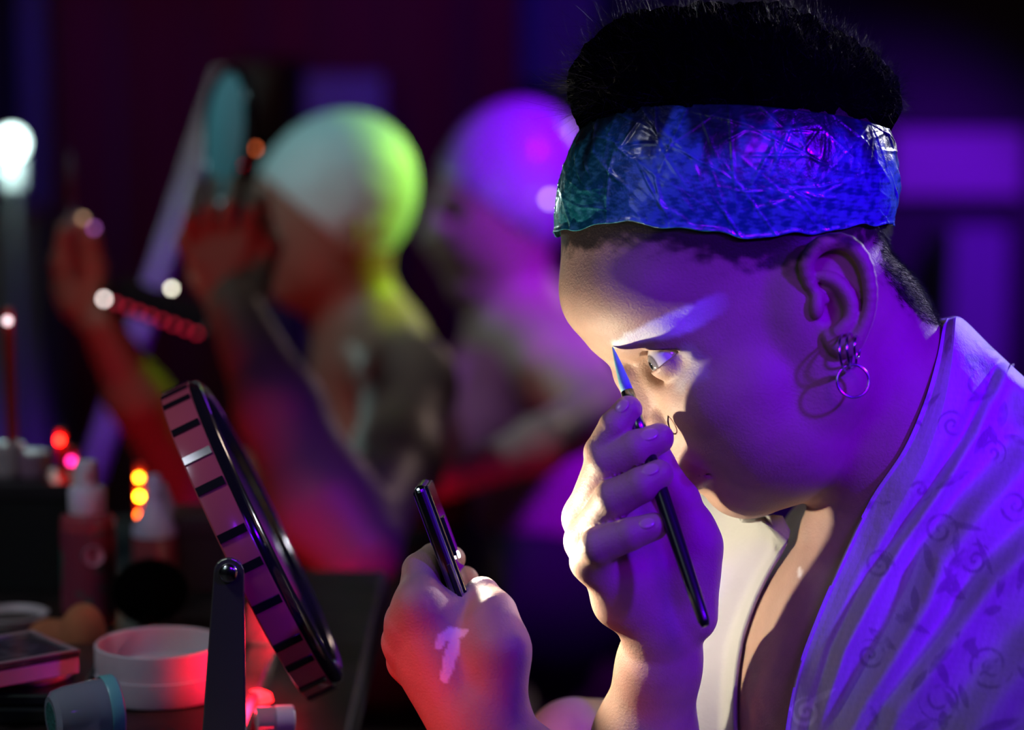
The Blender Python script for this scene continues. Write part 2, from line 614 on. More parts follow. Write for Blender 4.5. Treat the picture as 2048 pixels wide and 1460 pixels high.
# near (left) arm
bchain(BODY, [(2230, 1300, -250, 165), (1980, 1760, -260, 150), (1560, 1840, -240, 120)], 60)
bchain(BODY, [(1560, 1840, -240, 120), (1180, 1640, -200, 110), (985, 1490, -175, 88)], 40)
# ---- left hand (holds the phone)
LF = {
    'index':  [(838, 1212, 36, 46), (842, 1142, 120, 38), (868, 1118, 250, 32), (905, 1118, 300, 26)],
    'middle': [(822, 1246, 60, 46), (832, 1190, 170, 38), (880, 1160, 300, 33), (930, 1160, 320, 28)],
    'ring':   [(812, 1284, 90, 42), (830, 1240, 200, 36), (885, 1215, 310, 30), (940, 1210, 320, 26)],
    'pinky':  [(818, 1322, 120, 38), (850, 1290, 220, 32), (900, 1270, 300, 27), (945, 1262, 310, 24)],
}
LO = -215                                            # how far the phone hand is in front of the head plane
LF = {k_: [(a, b, c + LO, e) for a, b, c, e in v_] for k_, v_ in LF.items()}
for nm, pts in LF.items():
    bchain(BODY, pts, 4)
    a = pts[0]
    bchain(BODY, [(955, 1440, 60 + LO, 84), (a[0], a[1], a[2], a[3] * 1.02)], 30)
bell(BODY, 920, 1300, 70 + LO, (112, 52, 120), 36, rot=-28)
bchain(BODY, [(985, 1430, 30 + LO, 72), (1000, 1300, 10 + LO, 56), (988, 1228, 50 + LO, 42), (964, 1190, 92 + LO, 37)], 22)
bell(BODY, 985, 1300, 20 + LO, (66, 50, 90), 30, rot=-8)
bchain(BODY, [(985, 1490, 40 + LO, 88), (962, 1430, 50 + LO, 84)], 30)

BODY.group()
# a raised knee behind the forearm
bchain(BODY, [(1150, 1500, 420, 105), (1420, 1560, 640, 150)], 40)

V, Q = BODY.mesh(PX(700, 1460, -620) * [1, 1, 0] + [-.03, 0, -0.30], [0.372, D + 0.24, 0.215], 0.00128)
print('body', V.shape, Q.shape)


def surf(px, py, far=False, fld=None):
    """walk along a pixel's ray to the skin; returns y in head pixels and the outward normal"""
    fld = fld or BODY
    r = pd(px, py, 1.0); d = D - 0.18
    for _ in range(400):
        p = (r * d).astype(np.float32)
        v = float(fld.eval(p[None], cull=False)[0])
        if v < 0.0002: break
        d += max(min(v * 0.7, 0.01), 0.0003)
        if d > D + 0.3: return None, None
    p = (r * d).astype(np.float32)[None]
    g = np.array([[(fld.eval(p + e, cull=False) - fld.eval(p - e, cull=False))[0] for e in np.eye(3, dtype=np.float32) * 4e-4]])[0]
    return (d - D) * 3600.0, g / (np.linalg.norm(g) + 1e-9)


def smooth01(x):
    x = np.clip(x, 0, 1); return x * x * (3 - 2 * x)


def fbm(P, scale, seed=0, octv=4):
    r = np.random.default_rng(seed); out = np.zeros(len(P)); amp = 1.0; tot = 0
    for o in range(octv):
        for _ in range(6):
            d = r.normal(size=P.shape[1]); d /= np.linalg.norm(d)
            out += amp * np.sin(P @ d * scale * (0.7 + 0.6 * r.random()) + r.random() * 6.28)
        tot += amp * 2.4; amp *= 0.55; scale *= 2.1
    return out / tot


def stroke(Vp, pts, soft=6, onskin=True):
    """mask of vertices near a stroke lying on the skin; pts (px, py, radius)"""
    best = np.zeros(len(Vp))
    P3 = []
    for px, py, r in pts:
        y, _ = surf(px, py)
        P3.append((PX(px, py, y if y is not None else 0), r * sc(y or 0)))
    for (a, ra), (b, rb) in zip(P3[:-1], P3[1:]):
        ba = b - a; q = Vp - a
        t = np.clip((q @ ba) / (ba @ ba), 0, 1)
        d = np.linalg.norm(q - t[:, None] * ba, axis=1) - (ra + (rb - ra) * t)
        best = np.maximum(best, 1 - smooth01(d / (soft * sc(0)) + 0.5))
    return best


# ---- paint: lips, concealer, cropped hair, smear on the hand
Vd = V.astype(np.float64)
skin = np.array([0.45, 0.285, 0.215])
C = np.tile(skin, (len(V), 1))
C *= (1 + 0.07 * fbm(Vd, 260, 3)[:, None])


def mix(C, col, m):
    return C * (1 - m[:, None]) + np.array(col) * m[:, None]


jit = Vd + 0.0006 * np.stack([fbm(Vd, 900, 11, 2), fbm(Vd, 900, 12, 2), fbm(Vd, 900, 13, 2)], 1)
C = mix(C, (0.40, 0.17, 0.13), 0.8 * stroke(Vd, [(1352, 926, 12), (1372, 934, 13), (1410, 945, 6)], 6))
C = mix(C, (0.40, 0.17, 0.13), 0.8 * stroke(Vd, [(1372, 960, 15), (1390, 959, 14), (1414, 951, 6)], 6))
C = mix(C, (0.80, 0.78, 0.78), 0.9 * smooth01((1480 - (Vd[:, 0] / Vd[:, 1] * F + W / 2)) / 110) * stroke(jit, [(1228, 690, 7), (1262, 677, 14), (1310, 662, 22), (1370, 640, 25), (1440, 606, 20)], 14))
C = mix(C, (0.74, 0.72, 0.68), 0.55 * stroke(jit, [(1376, 708, 18), (1392, 736, 24), (1360, 768, 14)], 34))
C = mix(C, (0.78, 0.76, 0.74), 0.8 * stroke(jit, [(1598, 1136, 4), (1600, 1150, 6)], 8))
smear = np.maximum(stroke(jit, [(878, 1292, 9), (884, 1276, 12), (908, 1266, 12), (932, 1264, 5)], 4),
                   stroke(jit, [(910, 1284, 9), (904, 1304, 13), (896, 1330, 12), (890, 1356, 9)], 4))
C = mix(C, (0.86, 0.82, 0.84), 0.9 * smear)
# cropped hair at the nape and over the temple
pxx = Vd[:, 0] / Vd[:, 1] * F + W / 2; pyy = H / 2 - Vd[:, 2] / Vd[:, 1] * F
nz = fbm(Vd, 700, 21, 3)
headm = (Vd[:, 2] > PX(0, 720)[2]) & (Vd[:, 0] > PX(1100, 0)[0])
nape_x = np.interp(pyy, [430, 520, 580, 640, 680], [1735, 1748, 1770, 1822, 1880])
nape = headm * (1 - smooth01((pyy - 600) / 80)) * smooth01((pxx - nape_x + 14 * nz) / 34) * (Vd[:, 1] < D + 0.2)
scalp_y = np.interp(pxx, [1100, 1180, 1300, 1400, 1500, 1590, 1640, 1760, 1900], [485, 478, 466, 490, 512, 515, 465, 465, 470])
scalp = headm * (1 - smooth01((pyy - scalp_y + 16 * nz) / 40))
hairm = np.maximum(nape, scalp)
C = mix(C, (0.012, 0.010, 0.011), 0.93 * hairm)
# a dark lash line along the lids
C = mix(C, (0.10, 0.05, 0.035), 0.8 * stroke(Vd, [(1294, 703, 3), (1326, 700, 3), (1356, 699, 3)], 4))
C = mix(C, (0.22, 0.11, 0.07), 0.7 * stroke(Vd, [(1310, 731, 2.5), (1330, 722, 2.5), (1354, 702, 2.5)], 4))
C = np.clip(C, 0.004, 0.95)

SKIN = mat('skin', attr='Col', rough=0.48, spec=0.45, sss=0.12, bump=[(700, 0.4, 0.0008), (2200, 0.4, 0.0004)])
BLACKHAIR = mat('black_hair', (0.004, 0.004, 0.0045), 0.4, spec=0.4)
person = thing('person', 'seated person in a pale printed robe painting an eyebrow by phone light', 'person', Vector(c2w(PX(1800, 1700, 0))))
body = place(obj('body', mesh_np('body', c2w(V), Q, mats=SKIN, colors=C)), person)
body['label'] = 'bare skin of head, neck, chest, hands and forearms'


def frame_to_world(c, X, Y, Z):
    """4x4 from camera-aligned centre and axes to world"""
    cwp = c2w(np.array(c)); f = lambda v: c2w(np.array(v)) - CAM
    m = Matrix.Identity(4)
    for i, a in enumerate((X, Y, Z)):
        w = f(a)
        for j in range(3): m[j][i] = w[j]
    for j in range(3): m[j][3] = cwp[j]
    return m


def put(o, parent, mtx):
    o.matrix_world = mtx
    if parent is not None:
        o.parent = parent
        o.matrix_parent_inverse = Matrix.Translation(parent.location).inverted()
    return o


def norm(v):
    v = np.asarray(v, dtype=float); return v / np.linalg.norm(v)


# ---- eyes
def eye_mesh():
    v, f = uvsphere(1.0, 40, 40)
    v = np.array(v)
    # local +Z is the gaze
    ang = np.degrees(np.arccos(np.clip(v[:, 2], -1, 1)))
    col = np.tile(np.array([0.72, 0.68, 0.66]), (len(v), 1))
    col[ang < 31] = (0.16, 0.13, 0.12); col[ang < 27] = (0.24, 0.22, 0.21); col[ang < 11] = (0.01, 0.01, 0.01)
    bul = np.where(ang < 32, 1 + 0.05 * np.cos(np.radians(ang / 32 * 90)), 1.0)
    v = v * bul[:, None]
    return mesh_np('eyeball', v, faces=f, mats=mat('eye', attr='Col', rough=0.08, spec=0.6, coat=0.6), colors=col)


EM = eye_mesh()
gaze = norm([-0.84, -0.32, -0.43])
for mirr in (False, True):
    c = PX(EYE[0], EYE[1], M(EYE[0]) + EYE[2])
    if mirr: c = mirp(c)
    z = gaze; x = norm(np.cross([0, 0, 1], z)); y = np.cross(z, x)
    s = EYER * sc(-112)
    e = obj('eyeball', EM)
    put(e, person, frame_to_world(c, x * s, y * s, z * s))

# ---- finger nails
NAIL = mat('nail', (0.56, 0.36, 0.30), 0.25, spec=0.6)
vn, fn_ = uvsphere(1.0, 20, 10)
nail_me = mesh_np('fingernail', vn, faces=fn_, mats=NAIL)
for (nx, ny, dx, dy, ln, wd) in ((1243, 812, 26, -28, 17, 13), (1298, 868, 50, -20, 20, 14), (1300, 938, 48, -22, 19, 14),
                                 (1294, 1046, 52, -16, 17, 12)):
    yy, n = surf(nx, ny)
    if yy is None: continue
    c = PX(nx, ny, yy) - n * 1.5 * sc(yy)
    t = norm([dx, 0, -dy]); t = norm(t - n * (t @ n)); b = np.cross(n, t); s = sc(yy)
    put(obj('fingernail', nail_me), person, frame_to_world(c, t * ln * s, b * wd * s, n * 4.2 * s))

# ---- crop of black hair on top and strands
HAIR = Field()
hell(HAIR, 1470, 215, 0, (300, 240, 205), 30)
hell(HAIR, 1235, 170, 0, (98, 150, 88), 50)
hell(HAIR, 1330, 110, -20, (140, 160, 80), 50)
hell(HAIR, 1690, 200, 0, (105, 180, 80), 40)
HV, HQ = HAIR.mesh(PX(1060, 330, -320) - 0.01, PX(1860, -60, 330) + 0.01, 0.0028, newton=1)
HVd = HV.astype(np.float64)
hn = HAIR.grad(HV, 0.001); hn /= np.linalg.norm(hn, axis=1, keepdims=True) + 1e-9
HVd = HVd + hn * (0.0022 * fbm(HVd, 220, 31, 3) + 0.0012 * fbm(HVd, 700, 32, 2))[:, None]


def strands(roots, dirs, length, rad, curl, seed, seg=4):
    r = np.random.default_rng(seed); n = len(roots)
    L = length * (0.5 + r.random(n)); bend = r.normal(size=(n, 3)) * curl
    vs = []; tan = dirs / np.linalg.norm(dirs, axis=1, keepdims=True)
    side = np.cross(tan, r.normal(size=(n, 3))); side /= np.linalg.norm(side, axis=1, keepdims=True) + 1e-9
    up = np.cross(tan, side)
    for i in range(seg + 1):
        t = i / seg
        c = roots + tan * (L * t)[:, None] + bend * (L * t * t)[:, None]
        rr = rad * (1 - 0.8 * t)
        for k in range(3):
            a = k * 2.0944
            vs.append(c + (side * math.cos(a) + up * math.sin(a)) * rr)
    vs = np.stack(vs, 1)                         # n, (seg+1)*3, 3
    m = (seg + 1) * 3
    q = []
    for i in range(seg):
        for k in range(3):
            l = (k + 1) % 3
            q.append([i * 3 + k, i * 3 + l, (i + 1) * 3 + l, (i + 1) * 3 + k])
    q = (np.array(q)[None] + (np.arange(n) * m)[:, None, None]).reshape(-1, 4)
    return vs.reshape(-1, 3), q


hpy = H / 2 - HVd[:, 2] / HVd[:, 1] * F; hpx = HVd[:, 0] / HVd[:, 1] * F + W / 2
cand = np.where(hpy < 232)[0]
pick = rng.choice(cand, 5200)
dirs = hn[pick] + rng.normal(size=(5200, 3)) * 0.55 + np.array([-0.25, 0, 0.1])
s1, q1 = strands(HVd[pick], dirs, 0.008, 0.00007, 0.5, 1)
front = cand[(hpx[cand] < 1330)]
pick = rng.choice(front, 260)
dirs = hn[pick] * 0.6 + rng.normal(size=(260, 3)) * 0.5 + np.array([-0.5, 0, 0.35])
s2, q2 = strands(HVd[pick], dirs, 0.014, 0.00009, 0.5, 2)
tuft = cand[np.argsort((hpx[cand] - 1140) ** 2 + (hpy[cand] - 172) ** 2)[:60]]
dirs = np.tile(np.array([-1.0, 0, 0.12]), (60, 1)) + rng.normal(size=(60, 3)) * 0.16
s3, q3 = strands(HVd[tuft], dirs, 0.014, 0.00012, 0.25, 3)
# nape stubble
nv = np.where((nape > 0.35) & (pyy > 440) & (pyy < 690) & (pxx > 1740))[0]
nvp = rng.choice(nv, 9000)
bg = BODY.grad(V[nvp]); bg /= np.linalg.norm(bg, axis=1, keepdims=True) + 1e-9
dirs = bg * 0.45 + np.array([0.30, -0.05, -0.62]) + rng.normal(size=(len(nvp), 3)) * 0.22
s4, q4 = strands(Vd[nvp], dirs, 0.0034, 0.00006, 0.25, 4, seg=2)
pick = rng.choice(cand[hpx[cand] > 1520], 3000)
dirs = hn[pick] + rng.normal(size=(3000, 3)) * 0.4 + np.array([0.1, 0, 0.3])
s5, q5 = strands(HVd[pick], dirs, 0.007, 0.00006, 0.4, 6)
MATTEHAIR = mat('matte_black_hair', (0.0012, 0.0012, 0.0015), 1.0, spec=0.0)
allv = [s1, s2, s3, s4, s5]; allq = [q1, q2, q3, q4, q5]; o_ = 0; qq = []
for v_, q_ in zip(allv, allq):
    qq.append(q_ + o_); o_ += len(v_)
hair = place(obj('hair', mesh_np('hair', c2w(HVd), HQ, mats=MATTEHAIR)), person)
hs = place(obj('loose_strands', mesh_np('loose_strands', c2w(np.concatenate(allv)), np.concatenate(qq).astype(np.int32), mats=BLACKHAIR), kind='stuff'), person)
hair['label'] = 'short black hair sticking up above the head wrap'

# ---- clear plastic head wrap stretched over the hair
NA, NV = 620, 150
ax = PX(1470, 350, M(1470))
aa = np.linspace(0, 2 * math.pi, NA, endpoint=False)
top = np.interp((np.cos(aa) + 1) / 2, [0, 0.18, 0.5, 0.85, 1], [232, 232, 236, 252, 266])
bot = np.interp((np.cos(aa) + 1) / 2, [0, 0.15, 0.35, 0.55, 0.8, 1], [468, 458, 478, 490, 474, 450])
bot = bot + 3 * np.sin(aa * 11) + 2 * np.sin(aa * 23 + 1)
vv = np.linspace(0, 1, NV)
A, T = np.meshgrid(aa, vv, indexing='ij')
PYY = top[:, None] + (bot - top)[:, None] * T
zz = (H / 2 - PYY) / F * D
dirx, diry = np.cos(A), np.sin(A)
rad = np.full(A.shape, 0.14)
for _ in range(26):
    P = np.stack([ax[0] + dirx * rad, ax[1] + diry * rad, zz], -1).reshape(-1, 3)
    rad = rad - np.clip(SK.eval(P, cull=False).reshape(A.shape), -0.01, 0.03) * 0.8
uvp = np.stack([A.reshape(-1) * 3.2, T.reshape(-1) * 2.2], 1)
wr = np.zeros(len(uvp)); rr = np.random.default_rng(5)
for _ in range(260):
    c = np.array([rr.random() * 6.2832 * 3.2, rr.random() * 2.2]); th = rr.normal() * 0.7 + (0.5 if rr.random() < 0.5 else 1.4)
    d = uvp - c; d[:, 0] = (d[:, 0] + 10.05) % 20.106 - 10.05
    u_ = d[:, 0] * math.cos(th) + d[:, 1] * math.sin(th); w_ = -d[:, 0] * math.sin(th) + d[:, 1] * math.cos(th)
    ln = 0.2 + 0.8 * rr.random()
    wr += (0.25 + rr.random()) * np.exp(-(w_ / (0.018 + 0.03 * rr.random())) ** 2 - (u_ / ln) ** 2)
Pn = np.stack([ax[0] + dirx * rad, ax[1] + diry * rad, zz], -1).reshape(-1, 3)
cloud = fbm(Pn, 90, 41, 4); fine = fbm(Pn @ np.array([[1, 0, 0.6], [0, 1, 0], [-0.8, 0, 1.6]]), 700, 42, 4)
edge_lift = 0.0012 * np.exp(-((1 - T.reshape(-1)) / 0.03) ** 2)
rad2 = rad.reshape(-1) + 0.0022 + 0.00055 * np.clip(wr, 0, 2.2) + 0.0005 * cloud + edge_lift
backw = np.exp(-((np.cos(A.reshape(-1)) - 1) / 0.06) ** 2)
rad2 += backw * 0.0012 * fbm(np.stack([A.reshape(-1) * 18, T.reshape(-1) * 14], 1), 1.0, 43, 2)
PB = np.stack([ax[0] + dirx.reshape(-1) * rad2, ax[1] + diry.reshape(-1) * rad2, zz.reshape(-1)], -1)
ii = np.arange(NA)
a0 = (ii[:, None] * NV + np.arange(NV - 1)[None]).reshape(-1); a1 = (((ii + 1) % NA)[:, None] * NV + np.arange(NV - 1)[None]).reshape(-1)
BQ = np.stack([a0, a0 + 1, a1 + 1, a1], 1)
tm = T.reshape(-1)
teal = np.array([0.012, 0.30, 0.35]); pale = np.array([0.07, 0.40, 0.46]); dark = np.array([0.006, 0.010, 0.013])
m1 = smooth01(0.5 + 0.75 * fine + 0.35 * cloud + 0.25 * np.clip(wr, 0, 1.5))
bc = teal * (1 - m1[:, None]) * 0.55 + pale * m1[:, None]
# bare black hair shows through near the top where the film is clear
streak = fbm(np.stack([A.reshape(-1) * 9 + tm * 1.2, tm * 2.0], 1), 1.6, 44, 3)
clear = smooth01((0.42 - tm) / 0.30 + 0.9 * streak) * 0.92
bc = bc * (1 - clear[:, None]) + dark * clear[:, None]
bc = bc + 0.06 * np.clip(wr - 0.6, 0, 1)[:, None] * np.array([0.7, 0.9, 1.0])
FILM = mat('plastic_film', attr='Col', rough=0.30, spec=0.6, coat=0.7, bump=[(260, 0.35, 0.0012), (900, 0.3, 0.0006)])
FILM.node_tree.nodes['Principled BSDF'].inputs['Coat Roughness'].default_value = 0.12
wrap = place(obj('head_wrap', mesh_np('head_wrap', c2w(PB), BQ.astype(np.int32), mats=FILM, colors=np.clip(bc, 0, 1))), person)
wrap['label'] = 'crinkled clear plastic film wrapped round the head'
sm = wrap.modifiers.new('thick', 'SOLIDIFY'); sm.thickness = 0.0004; sm.offset = -1

# ---- earrings and nose ring
METAL = mat('steel', (0.62, 0.63, 0.68), 0.18, metal=1.0)
DARKMETAL = mat('dark_steel', (0.10, 0.08, 0.07), 0.25, metal=1.0)


def ring(name, px, py, y, R, r, nrm, material, squash=1.0):
    s = sc(y)
    z = norm(nrm); x = norm(np.cross([0, 0.2, 1], z)); yv = np.cross(z, x)
    pts = [(math.cos(t) * squash, math.sin(t), 0) for t in np.linspace(0, 2 * math.pi, 40, endpoint=False)]
    v, f = tube(pts, r / R, 8, closed=True)
    o = obj(name, mesh_np(name, v, faces=f, mats=material))
    return put(o, person, frame_to_world(PX(px, py, y), x * R * s, yv * R * s, z * R * s))


LY = surf(1690, 680)[0]
ring('earring', 1690, 706, LY - 4, 37, 2.8, (0.90, -0.42, 0.1), METAL)
ring('earring', 1703, 702, LY - 4, 36, 2.8, (0.92, -0.38, 0.1), METAL)
ring('earring', 1714, 694, LY - 6, 22, 2.8, (0.92, -0.38, 0.0), METAL)
ring('earring', 1706, 762, LY - 18, 33, 3.0, (0.15, -0.98, 0.1), METAL)
NY = surf(1340, 848)[0]
ring('nose_ring', 1348, 844, NY + 2, 24, 1.8, (0.84, -0.54, 0.1), DARKMETAL)


# ---- robe: near front panel with collar, far lapel
def spline_grid(G, nu, nv):
    G = np.array(G, dtype=float)
    rows = [np.array(spline(list(r), nv)) for r in G]
    cols = [np.array(spline([r[j] for r in rows], nu)) for j in range(nv)]
    return np.stack(cols, 1)                      # nu, nv, 3


ROBE = [  # rows from behind the nape down the front; columns from the lapel edge outwards
    [(1840, 640, 230), (1900, 650, 200), (1990, 720, 190), (2090, 800, 170), (2200, 900, 120), (2420, 1010, 60)],
    [(1893, 640, 90), (1922, 636, 60), (1985, 695, 40), (2055, 760, 10), (2160, 850, -60), (2400, 960, -160)],
    [(1893, 642, -20), (1921, 652, -40), (1966, 700, -66), (2016, 748, -100), (2080, 800, -150), (2360, 960, -300)],
    [(1880, 715, -100), (1915, 742, -132), (1962, 795, -160), (2015, 855, -190), (2095, 915, -235), (2360, 1080, -380)],
    [(1856, 800, -160), (1898, 840, -196), (1950, 900, -222), (2014, 968, -256), (2105, 1040, -305), (2370, 1200, -450)],
    [(1815, 895, -200), (1862, 945, -236), (1922, 1008, -264), (1998, 1084, -304), (2100, 1160, -350), (2370, 1320, -500)],
    [(1748, 995, -224), (1802, 1064, -262), (1872, 1134, -298), (1962, 1212, -340), (2080, 1290, -390), (2370, 1450, -530)],
    [(1692, 1110, -236), (1752, 1190, -276), (1832, 1268, -316), (1932, 1350, -364), (2060, 1430, -410), (2370, 1590, -540)],
    [(1642, 1222, -240), (1702, 1310, -286), (1785, 1395, -330), (1890, 1485, -380), (2030, 1570, -420), (2360, 1720, -540)],
    [(1602, 1332, -240), (1660, 1430, -290), (1745, 1520, -336), (1855, 1610, -386), (2000, 1700, -424), (2350, 1850, -540)],
    [(1576, 1462, -238), (1632, 1560, -288), (1715, 1650, -336), (1830, 1740, -386), (1980, 1830, -424), (2340, 1980, -540)],
    [(1560, 1640, -230), (1612, 1740, -280), (1695, 1830, -330), (1810, 1920, -380), (1960, 2010, -420), (2330, 2140, -530)],
]
NU, NVV = 420, 300
ROBE = [[(a, b, c + (0, 0, 0, 30, 50, 60, 75, 80, 80, 80, 80, 80)[i]) for a, b, c in row] for i, row in enumerate(ROBE)]
RG = spline_grid(ROBE, NU, NVV)
rpx, rpy, ry = RG[..., 0], RG[..., 1], RG[..., 2]
# keep the cloth outside the body
sub = 10
ip, jp = np.arange(0, NU, sub), np.arange(0, NVV, sub)
need = np.zeros((len(ip), len(jp)))
P = np.stack([(rpx - W / 2) / F * (D + ry / 3600), D + ry / 3600, (H / 2 - rpy) / F * (D + ry / 3600)], -1)[np.ix_(ip, jp)]
Pc = P.reshape(-1, 3).copy(); moved = np.zeros(len(Pc))
clr = np.tile(0.003 + 0.010 * np.clip(jp / 40.0, 0, 1) ** 0.7, (len(ip), 1)).reshape(-1)
for _ in range(14):
    dcl = BODY.eval(Pc, cull=False)
    stp = np.clip(clr - dcl, 0, 0.02)
    Pc[:, 1] -= stp; moved += stp
need = (moved * 3600).reshape(len(ip), len(jp))
for _ in range(3):
    q = np.pad(need, 1, mode='edge')
    need = np.maximum(need, (q[:-2, 1:-1] + q[2:, 1:-1] + q[1:-1, :-2] + q[1:-1, 2:]) / 4)
fi = np.interp(np.arange(NU), ip, np.arange(len(ip))); fj = np.interp(np.arange(NVV), jp, np.arange(len(jp)))
t1 = np.stack([np.interp(fi, np.arange(len(ip)), need[:, j]) for j in range(len(jp))], 1)
needf = np.stack([np.interp(fj, np.arange(len(jp)), t1[i]) for i in range(NU)], 0)
ry = ry - needf


def seg_dist(x, y, pts):
    best = np.full(x.shape, 1e9); sgn = np.zeros(x.shape)
    for (ax_, ay_), (bx_, by_) in zip(pts[:-1], pts[1:]):
        dx, dy = bx_ - ax_, by_ - ay_; L = dx * dx + dy * dy
        t = np.clip(((x - ax_) * dx + (y - ay_) * dy) / L, 0, 1)
        ex, ey = x - ax_ - t * dx, y - ay_ - t * dy
        d = np.hypot(ex, ey)
        s_ = np.sign(dx * ey - dy * ex)
        m = d < best
        best = np.where(m, d, best); sgn = np.where(m, s_, sgn)
    return best, sgn


FOLDS = [  # polyline in the cloth, height (towards the viewer), width, crease depth beside it
    ([(2012, 748), (1955, 870), (1900, 960), (1838, 1050), (1760, 1165), (1690, 1300), (1640, 1460)], 20, 17, 26),
    ([(2060, 920), (1960, 1030), (1885, 1120), (1858, 1210), (1790, 1330), (1700, 1480)], 40, 36, 30),
    ([(2080, 1080), (1985, 1170), (1900, 1290), (1800, 1430), (1740, 1560)], 34, 30, 26),
    ([(2120, 1260), (2010, 1380), (1900, 1540), (1840, 1660)], 30, 44, 18),
]
dy = np.zeros(rpx.shape)
for pts, hgt, wid, cr in FOLDS:
    d, sg = seg_dist(rpx, rpy, pts)
    dy -= hgt * np.exp(-(d / wid) ** 2)
    dd = np.where(sg > 0, d, 1e3)
    dy += cr * np.exp(-((dd - 1.5 * wid) / (0.75 * wid)) ** 2)
flat = np.stack([rpx.reshape(-1), rpy.reshape(-1)], 1)
dy += (5.0 * fbm(flat, 0.012, 51, 3)).reshape(dy.shape)
u_idx = np.linspace(0, 1, NVV)[None, :]
dy -= 6 * np.exp(-(u_idx / 0.006) ** 2)               # rolled hem along the edge
ry2 = ry + dy


def spiral(x, y, cx, cy, R, turns, ph, wd, flip=1):
    dx, dyv = (x - cx), (y - cy) * flip
    r = np.hypot(dx, dyv); a = np.arctan2(dyv, dx) + ph
    k = R / (2 * math.pi * turns)
    tt = (r / k - a) / (2 * math.pi)
    dist = np.abs(tt - np.round(tt)) * 2 * math.pi * k
    return smooth01((wd - dist) / 3 + 0.5) * (r < R)


def leaf(x, y, cx, cy, L, Wd, ang):
    a = math.radians(ang)
    u_ = ((x - cx) * math.cos(a) + (y - cy) * math.sin(a)) / L; w_ = (-(x - cx) * math.sin(a) + (y - cy) * math.cos(a)) / Wd
    prof = np.clip(1 - u_ * u_, 0, 1) ** 0.8
    return smooth01((prof - np.abs(w_)) * 4) * (np.abs(u_) < 1)


motif = np.zeros(rpx.shape); light = np.zeros(rpx.shape)
r9 = np.random.default_rng(9)
for cx, cy, R, tn, fl in [(1960, 770, 26, 1.6, 1), (1905, 850, 30, 1.7, -1), (1985, 905, 28, 1.6, 1), (1880, 1060, 36, 1.8, 1), (1840, 980, 24, 1.5, -1),
                          (1760, 1130, 30, 1.7, 1), (2030, 1010, 34, 1.7, -1), (1950, 1120, 34, 1.7, 1), (1980, 1330, 48, 1.9, -1), (1880, 1400, 44, 1.8, 1), (1740, 1310, 32, 1.7, -1)]:
    motif = np.maximum(motif, spiral(rpx, rpy, cx, cy, R, tn, r9.random() * 6, 3.4, fl))
for i in range(46):
    cx, cy = 1700 + r9.random() * 380, 680 + r9.random() * 780
    motif = np.maximum(motif, 0.9 * leaf(rpx, rpy, cx, cy, 20 + 26 * r9.random(), 6 + 6 * r9.random(), r9.random() * 180))
for cx, cy, L, Wd, an in [(1955, 730, 34, 20, 40), (2005, 830, 30, 12, 100), (1985, 870, 22, 9, 70), (1905, 960, 40, 9, -28), (1965, 880, 34, 10, 120), (2030, 880, 26, 12, 20)]:
    motif = np.maximum(motif, leaf(rpx, rpy, cx, cy, L, Wd, an))
brk = smooth01(0.75 + 0.7 * fbm(flat, 0.09, 52, 3)).reshape(motif.shape)
motif = motif * brk
light = spiral(rpx, rpy, 1612, 1424, 30, 1.7, 0.6, 4.5) + 0.7 * leaf(rpx, rpy, 1640, 1395, 40, 8, 150)
rc = np.array([0.60, 0.58, 0.58])[None, None] * (1 - 0.42 * motif[..., None]) + 0.28 * np.clip(light, 0, 1)[..., None]
rc = rc * (1 + 0.06 * fbm(flat, 0.5, 53, 2).reshape(motif.shape)[..., None])
RP = np.stack([(rpx - W / 2) / F * (D + ry2 / 3600), D + ry2 / 3600, (H / 2 - rpy) / F * (D + ry2 / 3600)], -1).reshape(-1, 3)
i0 = (np.arange(NU - 1)[:, None] * NVV + np.arange(NVV - 1)[None]).reshape(-1)
RQ = np.stack([i0, i0 + NVV, i0 + NVV + 1, i0 + 1], 1)
CLOTH = mat('robe_cotton', attr='Col', rough=0.62, spec=0.3, sheen=0.25, bump=[(700, 0.35, 0.0006), (120, 0.25, 0.002)])
robe = place(obj('robe', mesh_np('robe', c2w(RP), RQ.astype(np.int32), mats=CLOTH, colors=np.clip(rc.reshape(-1, 3), 0, 0.9))), person)
robe['label'] = 'pale cotton robe front and collar with scroll print'
sm = robe.modifiers.new('thick', 'SOLIDIFY'); sm.thickness = 0.0022; sm.offset = -1

FARL = [
    [(1585, 985, 150), (1540, 960, 240), (1470, 940, 330), (1400, 960, 400)],
    [(1566, 1020, 90), (1520, 1005, 180), (1450, 1000, 280), (1385, 1030, 350)],
    [(1512, 1085, 62), (1478, 1078, 130), (1430, 1080, 220), (1375, 1120, 300)],
    [(1466, 1165, 50), (1442, 1160, 110), (1400, 1170, 190), (1350, 1210, 280)],
    [(1432, 1255, 40), (1414, 1255, 100), (1380, 1270, 180), (1330, 1300, 280)],
    [(1412, 1345, 34), (1396, 1350, 90), (1366, 1360, 170), (1316, 1390, 280)],
    [(1400, 1470, 30), (1384, 1475, 90), (1354, 1490, 170), (1306, 1510, 280)],
    [(1392, 1620, 30), (1376, 1620, 90), (1346, 1630, 170), (1300, 1640, 280)],
    [(1386, 1780, 30), (1370, 1780, 90), (1340, 1790, 170), (1296, 1800, 280)],
    [(1384, 1960, 30), (1368, 1960, 90), (1338, 1970, 170), (1294, 1980, 280)],
]
FARL = [[(a + (-52, -38, -18, 0)[j] * (0 if i == 0 else 1), b, c) for j, (a, b, c) in enumerate(row)] for i, row in enumerate(FARL)]
FG = spline_grid(FARL, 160, 80)
fy = FG[..., 2].copy()
TORSO = Field(); TORSO.p = BODY.p[:[p_[0] for p_ in BODY.p].index('g')]      # trunk and head without the arms
